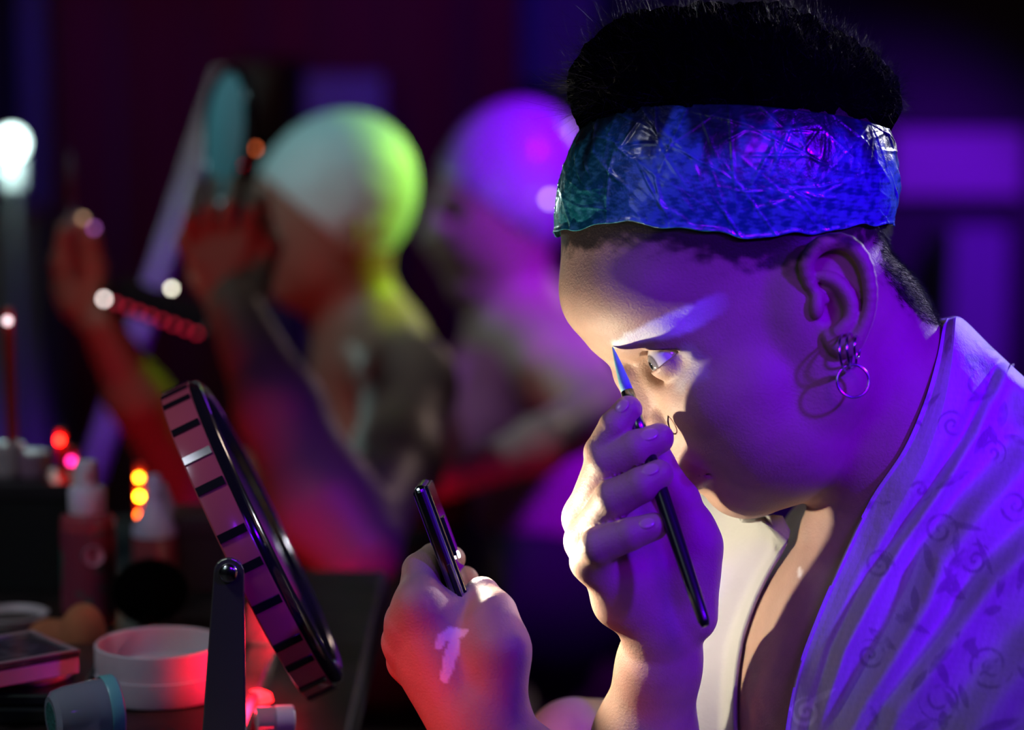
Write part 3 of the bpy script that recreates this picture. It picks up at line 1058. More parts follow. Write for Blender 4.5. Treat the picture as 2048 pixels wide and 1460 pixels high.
fpx, fpy = FG[..., 0], FG[..., 1]
Pc = np.stack([(fpx - W / 2) / F * (D + fy / 3600), D + fy / 3600, (H / 2 - fpy) / F * (D + fy / 3600)], -1).reshape(-1, 3)
for _ in range(16):                                   # rest the lapel on the chest: push outwards along the skin normal
    dcl = TORSO.eval(Pc, cull=False); bad = dcl < 0.003
    if not bad.any(): break
    Pb = Pc[bad].astype(np.float32); g = TORSO.grad(Pb, 0.001); g /= np.linalg.norm(g, axis=1, keepdims=True) + 1e-9
    Pc[bad] += g * np.clip(0.0032 - dcl[bad], 0, 0.01)[:, None]
wpull = np.tile(np.clip(1.1 - np.linspace(0, 1, 80) * 1.6, 0, 1)[None], (160, 1)).reshape(-1)
for _ in range(12):                                   # and let its edge lie flat on the skin
    dcl = TORSO.eval(Pc, cull=False)
    g = TORSO.grad(Pc.astype(np.float32), 0.001); g /= np.linalg.norm(g, axis=1, keepdims=True) + 1e-9
    Pc -= g * (np.clip(dcl - 0.0030, 0, 0.006) * wpull)[:, None]
i0 = (np.arange(159)[:, None] * 80 + np.arange(79)[None]).reshape(-1)
FQ = np.stack([i0, i0 + 1, i0 + 81, i0 + 80], 1)
fc_ = np.tile(np.array([0.46, 0.46, 0.43]), (160 * 80, 1))
uu = np.tile(np.linspace(0, 1, 80)[None], (160, 1)).reshape(-1)
fc_ = fc_ * (1 - 0.5 * np.exp(-((uu - 0.02) / 0.02) ** 2))[:, None]       # darker woven edging
lap = place(obj('robe_lapel', mesh_np('robe_lapel', c2w(Pc), FQ.astype(np.int32), mats=CLOTH, colors=fc_)), person)
lap['label'] = 'far lapel of the robe with a darker edge'
sm = lap.modifiers.new('thick', 'SOLIDIFY'); sm.thickness = 0.0022; sm.offset = 0

# ------------------------------------------------------------------ phone in the left hand
PHX = norm([0.345, 0, -0.938])                       # from its top end down into the hand
PHW = np.array([0.0, 1.0, 0.0])                      # across, away from the lens
PHT = norm(np.cross(PHX, PHW)) * -1                  # out of its back, towards the face
if PHT[0] < 0: PHT = -PHT
PHN = 52 + LO                                             # depth of the near long edge
ptop = PX(837, 972, PHN)
LN, WDT, THK = 0.150, 0.072, 0.0088
pc = ptop + PHX * LN / 2 + PHW * WDT / 2
phone = thing('phone', 'dark phone held edge-on with its torch shining at the face', 'phone', Vector(c2w(pc)))
GLASS = mat('phone_glass', (0.01, 0.012, 0.016), 0.06, spec=0.7, coat=0.5)
PFRAME = mat('phone_frame', (0.20, 0.24, 0.26), 0.22, metal=1.0)
SLOT = mat('phone_slot', (0.01, 0.01, 0.012), 0.4)
mP = frame_to_world(pc, PHX, PHW, PHT)


def phone_part(name, sx, sy, sz, off, material, bev, seg=3):
    o = obj(name, box_mesh(name, sx, sy, sz, material, bev, seg, off))
    return put(o, phone, mP)


phone_part('frame', LN, WDT, THK * 0.86, (0, 0, 0), PFRAME, 0.0036, 4)
phone_part('screen', LN - 0.003, WDT - 0.003, THK, (0, 0, -0.0002), GLASS, 0.0028, 3)
phone_part('back_panel', LN - 0.003, WDT - 0.003, 0.0030, (0, 0, THK / 2 - 0.0010), GLASS, 0.0012, 3)
phone_part('button', 0.020, 0.0010, 0.0024, (-0.020, -WDT / 2 - 0.0002, 0.0005), SLOT, 0.0003, 1)
phone_part('button', 0.010, 0.0010, 0.0024, (0.002, -WDT / 2 - 0.0002, 0.0005), SLOT, 0.0003, 1)
phone_part('camera_bump', 0.022, 0.022, 0.0018, (-LN / 2 + 0.032, -WDT / 2 + 0.026, THK / 2 + 0.0009), GLASS, 0.0006, 2)
LEDM = mat('torch_led', (1, 1, 1), 0.3, emit=(1.0, 0.96, 0.86), estr=60)
ledoff = (-LN / 2 + 0.0435, -WDT / 2 + 0.028, THK / 2 + 0.0018)
v, f = lathe([(0.0, -0.0006), (0.0021, -0.0006), (0.0021, 0.0), (0.0016, 0.0006), (0.0, 0.0008)], 18, cap=False)
put(obj('torch_led', mesh_np('torch_led', [(a + ledoff[0], b + ledoff[1], c + ledoff[2]) for a, b, c in v], faces=f, mats=LEDM)), phone, mP)
ledc = pc + PHX * ledoff[0] + PHW * ledoff[1] + PHT * (ledoff[2] + 0.002)
tl = lamp('phone_torch', 'SPOT', Vector(c2w(ledc)), Vector(c2w(ledc + PHT * 0.2 + np.array([0, -0.04, 0.03]))), (1.0, 0.88, 0.66), 1.85, 0.0022, 168, 0.2)

# ------------------------------------------------------------------ make-up brush in the right hand
ty, tn = surf(1226, 694)
b0 = PX(1225, 694, ty - 2)
b1 = PX(1411, 1252, -350)
bd = b1 - b0; BL = np.linalg.norm(bd); bz = norm(bd); bx = norm(np.cross(bz, [0, 1, 0])); by = np.cross(bz, bx)
brush = thing('makeup_brush', 'thin black pencil brush held in fingers against the inner eyebrow', 'brush', Vector(c2w(b0)))
mB = frame_to_world(b0, bx, by, bz)
BRB = mat('bristles', (0.16, 0.42, 0.50), 0.5, bump=[(1500, 0.5, 0.0004)])
BRF = mat('ferrule', (0.30, 0.34, 0.36), 0.25, metal=1.0)
BRH = mat('brush_handle', (0.008, 0.008, 0.010), 0.3, coat=0.3)
for nm, prof, m_ in (('bristle_tip', [(0.0003, 0), (0.0010, 0.004), (0.0020, 0.011), (0.0030, 0.021), (0.0034, 0.028)], BRB),
                     ('ferrule', [(0.0035, 0.027), (0.0036, 0.034), (0.0037, 0.046), (0.0038, 0.055)], BRF),
                     ('handle', [(0.0039, 0.054), (0.0042, 0.080), (0.0041, 0.110), (0.0037, BL - 0.02), (0.0032, BL - 0.003), (0.0022, BL)], BRH)):
    v, f = lathe(prof, 20)
    put(obj(nm, mesh_np(nm, v, faces=f, mats=m_)), brush, mB)


# ------------------------------------------------------------------ the room
DARKW = mat('dark_wall', (0.035, 0.03, 0.045), 0.8, noise=(3.0, (0.05, 0.04, 0.06), 0.35, 0.65))
FLOORM = mat('floor_boards', (0.02, 0.016, 0.016), 0.55, noise=(6.0, (0.035, 0.025, 0.022), 0.35, 0.65))
RX, RY0, RY1, RZ = 2.6, -1.6, 5.2, 2.9


def slab(name, x0, x1, y0, y1, z0, z1, material, kind='structure'):
    o = obj(name, box_mesh(name, x1 - x0, y1 - y0, z1 - z0, material, 0), None, ((x0 + x1) / 2, (y0 + y1) / 2, (z0 + z1) / 2), kind=kind)
    return o


slab('floor', -RX, RX, RY0, RY1, -0.1, 0, FLOORM)
slab('ceiling', -RX, RX, RY0, RY1, RZ, RZ + 0.1, DARKW)
slab('wall_back', -RX, RX, RY1, RY1 + 0.1, 0, RZ, DARKW)
slab('wall_front', -RX, RX, RY0 - 0.1, RY0, 0, RZ, DARKW)
slab('wall_left', -RX - 0.1, -RX, RY0, RY1, 0, RZ, DARKW)
slab('wall_right', RX, RX + 0.1, RY0, RY1, 0, RZ, DARKW)


def wx(px, Y):
    """world x of a pixel column on the vertical plane at world Y"""
    return (px - W / 2) / F * (Y - CAM[1]) / math.cos(PITCH)


def wz(py, Y):
    r = c2w(pd(W / 2, py, 1.0)) - CAM
    return CAM[2] + r[2] / r[1] * (Y - CAM[1])


# stage curtain across the back, maroon, in soft folds
CURT = mat('maroon_velvet', (0.30, 0.012, 0.04), 0.85, sheen=0.4)
YC = 4.95
x0, x1 = wx(128, YC), wx(1035, YC)
n_ = 180; xs = np.linspace(x0, x1, n_); yy_ = YC + 0.035 * np.sin((xs - x0) * 2 * math.pi / 0.21) + 0.012 * np.sin((xs - x0) * 2 * math.pi / 0.083)
cv = np.concatenate([np.stack([xs, yy_, np.full(n_, 0.03)], 1), np.stack([xs, yy_ * 0 + YC + (yy_ - YC) * 0.6, np.full(n_, RZ - 0.05)], 1)])
cq = np.stack([np.arange(n_ - 1), np.arange(1, n_), np.arange(1, n_) + n_, np.arange(n_ - 1) + n_], 1)
cu = obj('stage_curtain', mesh_np('stage_curtain', cv, cq.astype(np.int32), mats=CURT), None, None, None,
         'dark maroon velvet curtain hanging at the back of the room', 'curtain')
sm = cu.modifiers.new('thick', 'SOLIDIFY'); sm.thickness = 0.006
PANELM = mat('pale_board', (0.42, 0.40, 0.46), 0.7)
PILLM = mat('pillar_paint', (0.22, 0.22, 0.30), 0.7)


def board(name, px0, px1, py0, py1, Y, th, label, cat, material=PANELM, zmin=None):
    xa, xb = wx(px0, Y), wx(px1, Y); za = wz(py1, Y) if zmin is None else zmin; zb = wz(py0, Y)
    return obj(name, box_mesh(name, xb - xa, th, zb - za, material, 0.006, 2), None, ((xa + xb) / 2, Y, (za + zb) / 2), None, label, cat)


board('notice_board', 1772, 2032, 262, 392, RY1 - 0.03, 0.05, 'pale wide board on the back wall right of the sitter\'s head wrap', 'board')
board('wall_pillar', 76, 122, -260, 480, RY1 - 0.10, 0.18, 'narrow blue-lit pillar beside the bare white bulb', 'pillar', PILLM, 0.0).__setitem__('kind', 'structure')
board('wall_pillar', 1884, 1992, 452, 1400, RY1 - 0.10, 0.18, 'violet-lit pillar behind the robe collar', 'pillar', PILLM, 0.0).__setitem__('kind', 'structure')
board('backdrop_panel', 1042, 1190, -260, 170, RY1 - 0.05, 0.05, 'tall dark blue panel high on the back wall', 'panel', PILLM)
board('backdrop_panel', 505, 770, 150, 345, 4.80, 0.04, 'wide violet-blue panel in front of the maroon curtain', 'panel', PANELM, 0.0)

# black cabinet and a pale board leaning on it
BLK = mat('black_paint', (0.008, 0.008, 0.009), 0.5)
Yk = 3.75
xa, xb = wx(486, Yk), wx(700, Yk)
cab = thing('loudspeaker', 'tall black loudspeaker cabinet behind the raised hand mirror', 'loudspeaker', ((xa + xb) / 2, Yk, 0))
ztop = wz(120, Yk)
obj('cabinet', box_mesh('cabinet', 0.10, 0.3, ztop, BLK, 0.01), cab, (-(xb - xa) / 2 + 0.03, 0.15, ztop / 2))
v, f = lathe([(0.0, 0.0), (0.03, 0.006), (0.04, 0.0), (0.042, 0.008), (0.042, 0.02)], 24, cap=False)
obj('driver', mesh_np('driver', v, faces=f, mats=BLK), cab, (-(xb - xa) / 2 + 0.03, -0.01, ztop * 0.8), (math.pi / 2, 0, 0))
LB = mat('pale_wood', (0.52, 0.48, 0.50), 0.6, noise=(14, (0.42, 0.38, 0.40), 0.3, 0.7))
pa = Vector((wx(462, 3.6), 3.6, wz(140, 3.6))); pb_ = Vector((wx(330, 3.6), 3.6, wz(520, 3.6)))
dirb = (pb_ - pa).normalized(); pb2 = pa + dirb * (pa.z / -dirb.z)
mid = (pa + pb2) / 2
lb = obj('leaning_plank', box_mesh('leaning_plank', 0.075, 0.02, (pb2 - pa).length, LB, 0.003), None, mid, None,
         'pale plank leaning on the black loudspeaker cabinet', 'plank')
lb.rotation_euler = (pa - pb2).to_track_quat('Z', 'Y').to_euler()

# bare bulb lamp on a stand
Yl = 3.3
bp_ = Vector((wx(37, Yl), Yl, wz(286, Yl)))
fl_ = thing('bulb_lamp', 'bare cool white bulb glowing on a thin stand', 'lamp', (bp_.x, bp_.y, 0))
v, f = uvsphere(0.017, 24, 16, 1, 1, 1.1)
obj('bulb', mesh_np('bulb', v, faces=f, mats=mat('bulb_glow', (1, 1, 1), 0.3, emit=(0.72, 1.0, 0.95), estr=5)), fl_, (0, 0, bp_.z))
lathe_obj('socket', [(0.012, 0), (0.016, 0.004), (0.016, 0.04), (0.010, 0.045)], mat('lamp_socket', (0.3, 0.33, 0.33), 0.4), fl_, (0, 0, bp_.z - 0.062))
lathe_obj('pole', [(0.008, 0.012), (0.008, bp_.z - 0.06)], mat('lamp_pole', (0.16, 0.19, 0.20), 0.35, metal=0.8), fl_, (0, 0, 0))
lathe_obj('base', [(0.12, 0), (0.12, 0.008), (0.10, 0.014), (0.0, 0.016)], BLK, fl_, (0, 0, 0))
lamp('bulb_light', 'POINT', bp_ + Vector((0, -0.06, 0)), None, (0.72, 1.0, 0.95), 2.2, 0.03)
# grey-blue chest the bulb shines on
board('storage_chest', -60, 108, 425, 800, 4.3, 0.3, 'grey storage chest standing below the bare white bulb', 'chest', mat('chest_paint', (0.22, 0.27, 0.30), 0.7), 0.0)

# ------------------------------------------------------------------ dressing table
TM = mat('table_top', (0.012, 0.009, 0.009), 0.5, spec=0.2, noise=(25, (0.03, 0.022, 0.02), 0.4, 0.7))
TX0, TX1, TY0, TY1 = -1.25, -0.095, 1.02, 1.80
tb = thing('dressing_table', 'dark dressing table crowded with make-up', 'table', ((TX0 + TX1) / 2, (TY0 + TY1) / 2, 0))
obj('table_top', box_mesh('table_top', TX1 - TX0, TY1 - TY0, 0.03, TM, 0.004), tb, (0, 0, TABLE_Z - 0.015))
for sx in (-1, 1):
    for sy in (-1, 1):
        obj('leg', box_mesh('leg', 0.05, 0.05, TABLE_Z - 0.03, BLK, 0.004), tb,
            (sx * ((TX1 - TX0) / 2 - 0.05), sy * ((TY1 - TY0) / 2 - 0.05), (TABLE_Z - 0.03) / 2))

# ---- table mirror on a yoke
mc = pd(500, 1080, 1.452); MR, MT = 0.1015, 0.0195
mn = norm([0.900, 0.062, 0.436])
mu = norm(np.cross(mn, [0, 1, 0])); mv = np.cross(mn, mu)
basep = on_plane(440, 1545)
mirror = thing('table_mirror', 'round tilting table mirror seen edge-on in a shiny yoke stand', 'mirror', basep)
MRIM = mat('mirror_rim', (0.55, 0.10, 0.13), 0.22, spec=0.6, coat=0.5)  # red base colour stands in for the rim's red reflection
MBLK = mat('mirror_black', (0.012, 0.010, 0.014), 0.12, coat=0.6)
MGL = mat('mirror_glass', (0.85, 0.85, 0.88), 0.01, metal=1.0)
YOKE = mat('yoke_metal', (0.50, 0.46, 0.40), 0.25, metal=0.9)
mM = frame_to_world(mc, mu, mv, mn)
nseg = 96
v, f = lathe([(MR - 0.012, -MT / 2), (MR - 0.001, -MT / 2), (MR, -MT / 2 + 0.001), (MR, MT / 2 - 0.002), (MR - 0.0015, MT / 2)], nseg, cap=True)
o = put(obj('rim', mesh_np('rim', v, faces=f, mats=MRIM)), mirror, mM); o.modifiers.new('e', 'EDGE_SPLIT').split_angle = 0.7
v, f = lathe([(MR - 0.0005, MT / 2 - 0.001), (MR - 0.0012, MT / 2 + 0.0035), (MR - 0.006, MT / 2 + 0.0060), (MR - 0.011, MT / 2 + 0.0040), (MR - 0.012, MT / 2 + 0.0008)], nseg, cap=False)
put(obj('bezel', mesh_np('bezel', v, faces=f, mats=MBLK)), mirror, mM)
v, f = lathe([(0.0, MT / 2 + 0.0016), (MR - 0.0115, MT / 2 + 0.0016)], nseg, cap=False)
put(obj('glass', mesh_np('glass', v, faces=f, mats=MGL)), mirror, mM)
# black bands in place of the dark stripes reflected on the rim
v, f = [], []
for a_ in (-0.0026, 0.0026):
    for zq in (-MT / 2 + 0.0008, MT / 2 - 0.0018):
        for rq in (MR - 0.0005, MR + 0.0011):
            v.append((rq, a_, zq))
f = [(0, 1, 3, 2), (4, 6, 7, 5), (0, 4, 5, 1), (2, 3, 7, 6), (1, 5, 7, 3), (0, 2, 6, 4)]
bandme = mesh_np('reflection_band', v, faces=f, mats=MBLK, smooth=False)
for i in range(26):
    put(obj('reflection_band', bandme), mirror, mM @ Matrix.Rotation(i * math.pi / 13 + 0.03 * math.sin(i * 2.3), 4, 'Z'))
# yoke arms: the near one rises from the foot to the pivot at the rim
piv = {}
for sgn in (-1, 1):
    pv = mc + np.array([0, 1, 0]) * sgn * (MR + 0.006) + (np.array([0, 0, -0.010]))
    pvw = Vector(c2w(pv)); piv[sgn] = pvw
    bot_ = Vector((basep.x, pvw.y, TABLE_Z + 0.012))
    L = (pvw - bot_).length
    wtop, wbot = 0.0085, 0.0125
    prof = [(-wbot, 0), (wbot, 0), (wtop, L)] + [(wtop * math.cos(t), L + wtop * math.sin(t)) for t in np.linspace(0.3, math.pi - 0.3, 8)] + [(-wtop, L)]
    vv_, ff_ = [], []
    th = 0.0035
    for dd in (-th / 2, th / 2):
        vv_ += [(a, dd, b) for a, b in prof]
    k_ = len(prof)
    ff_.append(tuple(range(k_))); ff_.append(tuple(reversed(range(k_, 2 * k_))))
    for i in range(k_):
        j = (i + 1) % k_
        ff_.append((i, i + k_, j + k_, j))
    o = obj('yoke_arm', mesh_np('yoke_arm', vv_, faces=ff_, mats=YOKE, smooth=False))
    zax = (pvw - bot_).normalized(); yax = Vector((0, 1, 0)); xax = yax.cross(zax).normalized(); yax = zax.cross(xax)
    mm = Matrix((xax, yax, zax)).transposed().to_4x4(); mm.translation = bot_
    put(o, mirror, mm)
    bv = o.modifiers.new('b', 'BEVEL'); bv.width = 0.0009; bv.segments = 2
    # pivot screw
    v, f = lathe([(0.0, 0.0052), (0.0040, 0.0052), (0.0052, 0.0040), (0.0052, -0.0035)], 20, cap=False)
    o = obj('pivot_screw', mesh_np('pivot_screw', v, faces=f, mats=METAL))
    mm = Matrix.Rotation(math.pi / 2 if sgn < 0 else -math.pi / 2, 4, 'X'); mm.translation = pvw
    put(o, mirror, mm)
yc_ = (piv[-1].y + piv[1].y) / 2
o = obj('foot', box_mesh('foot', 0.020, piv[1].y - piv[-1].y + 0.012, 0.012, YOKE, 0.003)); put(o, mirror, Matrix.Translation((basep.x, yc_, TABLE_Z + 0.006)))


def frost(name, col, rough=0.55, tr=0.35, **k):
    return mat(name, col, rough, trans=tr, **k)


# ---- frosted jar
p = on_plane(321, 1388)
jar = thing('cream_jar', 'wide frosted white cream jar, open and empty', 'jar', p)
FROST = frost('frosted_plastic', (0.72, 0.70, 0.74), 0.6, 0.25, noise=(60, (0.64, 0.62, 0.67), 0.35, 0.7))
lathe_obj('body', [(0.0365, 0), (0.0400, 0.0015), (0.0412, 0.006), (0.0412, 0.0165)], FROST, jar, n=64)
lathe_obj('rim', [(0.0396, 0.0165), (0.0398, 0.018), (0.0398, 0.0325), (0.0388, 0.0335), (0.0375, 0.0325), (0.0370, 0.018), (0.0360, 0.008), (0.0, 0.007)], FROST, jar, n=64, cap=False)

# ---- teal-banded pot lying on its side
pot = thing('powder_pot', 'small clear pot with teal screw band lying on its side', 'pot', on_plane(170, 1494))
pax = norm([0.86, 0.42, 0.10]); pu = norm(np.cross(pax, [0, 0, 1])); pvv = np.cross(pax, pu)
CLEARP = mat('clear_plastic', (0.50, 0.55, 0.66), 0.10, trans=0.55, coat=0.4)
TEALP = mat('teal_plastic', (0.16, 0.50, 0.48), 0.35)
pcn = pd(160, 1428, 1.375)
mPot = frame_to_world(pcn, pu, pvv, pax)
for nm, prof, m_ in (('body', [(0.0, -0.017), (0.0125, -0.017), (0.0155, -0.0145), (0.0172, -0.008), (0.0185, 0.014)], CLEARP),
                     ('screw_band', [(0.0190, 0.0135), (0.0196, 0.0145), (0.0196, 0.0205), (0.0188, 0.0215), (0.0, 0.0215)], TEALP),
                     ('paper_label', [(0.0, -0.0172), (0.0095, -0.0172), (0.0095, -0.0170)], mat('teal_label', (0.05, 0.22, 0.20), 0.5, noise=(900, (0.02, 0.06, 0.06), 0.45, 0.55)))):
    v, f = lathe(prof, 48, cap=False)
    o = put(obj(nm, mesh_np(nm, v, faces=f, mats=m_)), pot, mPot); o.modifiers.new('e', 'EDGE_SPLIT').split_angle = 0.6

# ---- small vial
p = on_plane(545, 1468)
vial = thing('glitter_vial', 'small white-capped vial lying beside the mirror stand', 'vial', p)
vx = norm([0.95, 0.25, 0.0]); vy = norm(np.cross([0, 0, 1], vx)); mV = frame_to_world(w2c(np.array(p) + np.array([0, 0, 0.0085])), vy, np.cross(vx, vy), vx)
for nm, prof, m_ in (('bottle', [(0.0, -0.010), (0.0070, -0.010), (0.0082, -0.009), (0.0082, 0.002)], mat('vial_glass', (0.75, 0.72, 0.76), 0.15, trans=0.5)),
                     ('cap', [(0.0084, 0.0015), (0.0085, 0.002), (0.0085, 0.0115), (0.0078, 0.0125), (0.0, 0.0125)], mat('vial_cap', (0.78, 0.76, 0.78), 0.4))):
    v, f = lathe(prof, 32, cap=False)
    o = put(obj(nm, mesh_np(nm, v, faces=f, mats=m_)), vial, mV); o.modifiers.new('e', 'EDGE_SPLIT').split_angle = 0.6

# ---- black case, round lid and square palette stacked at the corner
p = on_plane(40, 1440, TABLE_Z)
case = thing('makeup_case', 'low black make-up case carrying the square palette', 'case', (p.x - 0.042, p.y + 0.045, TABLE_Z))
ch = 0.020
obj('body', box_mesh('body', 0.155, 0.115, ch - 0.008, BLK, 0.003), case, (0, 0, (ch - 0.008) / 2))
obj('lid', box_mesh('lid', 0.158, 0.118, 0.0078, mat('case_lid', (0.012, 0.012, 0.014), 0.3, noise=(140, (0.05, 0.05, 0.055), 0.66, 0.74)), 0.002), case, (0, 0, ch - 0.0039))
pl = on_plane(66, 1352, TABLE_Z + ch)
lid = lathe_obj('round_lid', [(0.0, 0.0), (0.023, 0.0), (0.025, 0.002), (0.0245, 0.005), (0.022, 0.0065), (0.0, 0.0065)],
                mat('lid_white', (0.62, 0.62, 0.70), 0.3), None, pl, None, 48, label='white round jar lid under the square palette', cat='lid', cap=False)
pq = on_plane(22, 1342, TABLE_Z + ch + 0.0066)
palette = thing('square_palette', 'square palette with clear lid and white sides', 'palette', pq)
palette.rotation_euler = (0, 0, math.radians(-52))
WHT = mat('palette_white', (0.66, 0.66, 0.74), 0.4)
obj('tray', box_mesh('tray', 0.060, 0.060, 0.0100, WHT, 0.001), palette, (0, 0, 0.0050))
obj('lid', box_mesh('lid', 0.061, 0.061, 0.0035, mat('smoky_lid', (0.06, 0.055, 0.07), 0.12, coat=0.6, noise=(90, (0.14, 0.12, 0.14), 0.5, 0.7)), 0.0008), palette, (0, 0, 0.01176))
frm = mat('palette_frame', (0.30, 0.22, 0.24), 0.3)
for dx, dy, sx, sy in ((0, 0.0285, 0.061, 0.004), (0, -0.0285, 0.061, 0.004), (0.0285, 0, 0.004, 0.053), (-0.0285, 0, 0.004, 0.053)):
    obj('lid_frame', box_mesh('lid_frame', sx, sy, 0.0012, frm, 0.0003, 1), palette, (dx, dy, 0.01412))

# ---- shallow powder dish behind
p = on_plane(22, 1252)
dish = thing('powder_dish', 'shallow pale dish of dark loose powder at the frame edge', 'dish', p)
lathe_obj('bowl', [(0.016, 0), (0.022, 0.001), (0.026, 0.009), (0.0245, 0.0095), (0.021, 0.004), (0.0, 0.003)], mat('dish_white', (0.62, 0.56, 0.56), 0.5), dish, n=48, cap=False)
lathe_obj('powder', [(0.0, 0.0062), (0.012, 0.0060), (0.0215, 0.0052)], mat('dark_powder', (0.06, 0.05, 0.045), 0.9, bump=[(600, 0.6, 0.001)]), dish, n=40, cap=False)

# ---- blending sponge
SP = Field()
p = on_plane(150, 1330); pcam = w2c(np.array(p))
dS = pcam[1]
SP.ell(pd(166, 1268, dS), np.array([46, 42, 62]) * dS / F, rot3(0), 0.004)
SP.ell(pd(108, 1282, dS + 0.006), np.array([56, 40, 44]) * dS / F, rot3(18), 0.007)
sv, sq = SP.mesh(pd(30, 1360, dS - 0.04) - 0.005, pd(230, 1190, dS + 0.04) + 0.005, 0.0014, newton=2)
svw = c2w(sv); svw[:, 2] = np.maximum(svw[:, 2], TABLE_Z + 0.0003)
me = mesh_np('blending_sponge', svw - np.array(p), sq, mats=mat('sponge', (0.42, 0.15, 0.06), 0.9, bump=[(900, 0.5, 0.0006)], noise=(40, (0.34, 0.11, 0.05), 0.35, 0.7)))
obj('blending_sponge', me, None, p, None, 'orange-brown pear-shaped blending sponge beside the frosted jar', 'sponge')

# ---- fluffy black brush head
p = on_plane(302, 1268); dK = w2c(np.array(p))[1]
kab = thing('powder_brush', 'fluffy black powder brush behind the frosted jar', 'brush', p)
kc = Vector((0, 0, 0.0295))
v, f = uvsphere(0.024, 28, 18, 1.08, 1.0, 0.92)
obj('brush_head', mesh_np('brush_head', v, faces=f, mats=MATTEHAIR), kab, kc)
rv = rng.normal(size=(2600, 3)); rv /= np.linalg.norm(rv, axis=1, keepdims=True)
sv, sq = strands(rv * np.array([1.08, 1, 0.92]) * 0.0225, rv + rng.normal(size=rv.shape) * 0.15, 0.0035, 0.00012, 0.2, 8, seg=2)
obj('bristles', mesh_np('bristles', sv, sq.astype(np.int32), mats=BLACKHAIR), kab, kc, kind='stuff')
v, f = lathe([(0.0, 0.0), (0.0085, 0.0), (0.0095, 0.002), (0.0090, 0.012), (0.006, 0.014)], 24)
obj('handle', mesh_np('handle', v, faces=f, mats=BRH), kab, (0, 0, 0))


# ---- two spray bottles
def spray(px, py, hgt, rad, bcol, ccol, label, lab=True, taper=False):
    p = on_plane(px, py)
    t = thing('spray_bottle', label, 'bottle', p, 'spray bottles on the dressing table')
    bm_ = mat('bottle_plastic', bcol, 0.18, trans=0.35, coat=0.3)
    cm = mat('sprayer_cap', ccol, 0.45)
    lathe_obj('bottle', [(0, 0), (rad * 0.92, 0), (rad, 0.003), (rad, hgt * 0.93), (rad * 0.95, hgt * 0.97), (rad * 0.6, hgt), (rad * 0.45, hgt + 0.003)], bm_, t, n=48)
    if lab:
        pm = mat('bottle_print', (0.20, 0.03, 0.06), 0.5, noise=(80, (0.03, 0.12, 0.09), 0.56, 0.62))
        lathe_obj('label', [(rad + 0.0004, hgt * 0.14), (rad + 0.0004, hgt * 0.86)], pm, t, n=48, cap=False)
        v, f = lathe([(0.0, 0.0), (0.0055, 0.0), (0.0075, 0.0008), (0.0070, 0.0012)], 20, cap=False)
        obj('flower_print', mesh_np('flower_print', v, faces=f, mats=mat('flower_pink', (0.55, 0.25, 0.35), 0.6)), t, (rad * 0.35, -rad * 0.95, hgt * 0.66), (math.pi / 2, 0, 0.35))
    if not taper:
        lathe_obj('collar', [(rad * 0.66, hgt), (rad * 0.68, hgt + 0.001), (rad * 0.68, hgt + 0.016), (rad * 0.62, hgt + 0.018)], cm, t, n=40)
        nz_ = lathe_obj('nozzle', [(rad * 0.40, hgt + 0.018), (rad * 0.41, hgt + 0.034), (rad * 0.38, hgt + 0.036)], cm, t, n=32)
        obj('spout', box_mesh('spout', 0.004, 0.006, 0.004, cm, 0.0008), t, (rad * 0.1, -rad * 0.42, hgt + 0.030))
    else:
        lathe_obj('collar', [(rad * 0.98, hgt * 0.96), (rad * 0.99, hgt + 0.004), (rad * 0.72, hgt + 0.012), (rad * 0.40, hgt + 0.024)], cm, t, n=40)
        lathe_obj('nozzle', [(rad * 0.36, hgt + 0.022), (rad * 0.34, hgt + 0.040), (rad * 0.26, hgt + 0.042)], cm, t, n=28)
        obj('trigger', box_mesh('trigger', 0.0055, 0.007, 0.022, mat('trigger', (0.25, 0.22, 0.28), 0.4), 0.0015), t, (rad * 0.62, -0.004, hgt + 0.026), (0, -0.35, 0))
    return t


spray(180, 1246, 0.078, 0.0188, (0.50, 0.08, 0.11), (0.62, 0.58, 0.66), 'pink spray bottle with white nozzle and printed flowers')
spray(312, 1188, 0.046, 0.0165, (0.45, 0.10, 0.12), (0.52, 0.50, 0.66), 'shorter red bottle with white trigger top behind the fluffy brush', lab=False, taper=True)

# ---- LED sticks, one of them added to hold a glint
def led_glint_stick(px, py, bulbs, label, hgt):
    p = on_plane(px, py)
    t = thing('led_glint_stick', label, 'lamp', p)
    lathe_obj('base', [(0.0, 0), (0.014, 0), (0.014, 0.003), (0.004, 0.006), (0.0, 0.006)], BLK, t, n=24, cap=False)
    obj('stem', box_mesh('stem', 0.008, 0.004, hgt, mat('stick_stem', (0.35, 0.02, 0.02), 0.4), 0.001), t, (0, 0, hgt / 2 + 0.004))
    v, f = uvsphere(0.0028, 14, 10)
    for dz, col, es in bulbs:
        m_ = mat('led_glint_glow', col, 0.4, emit=col, estr=es)
        obj('led_glint_bead', mesh_np('led_glint_bead', v, faces=f, mats=m_), t, (0, -0.0045, dz))
    return t


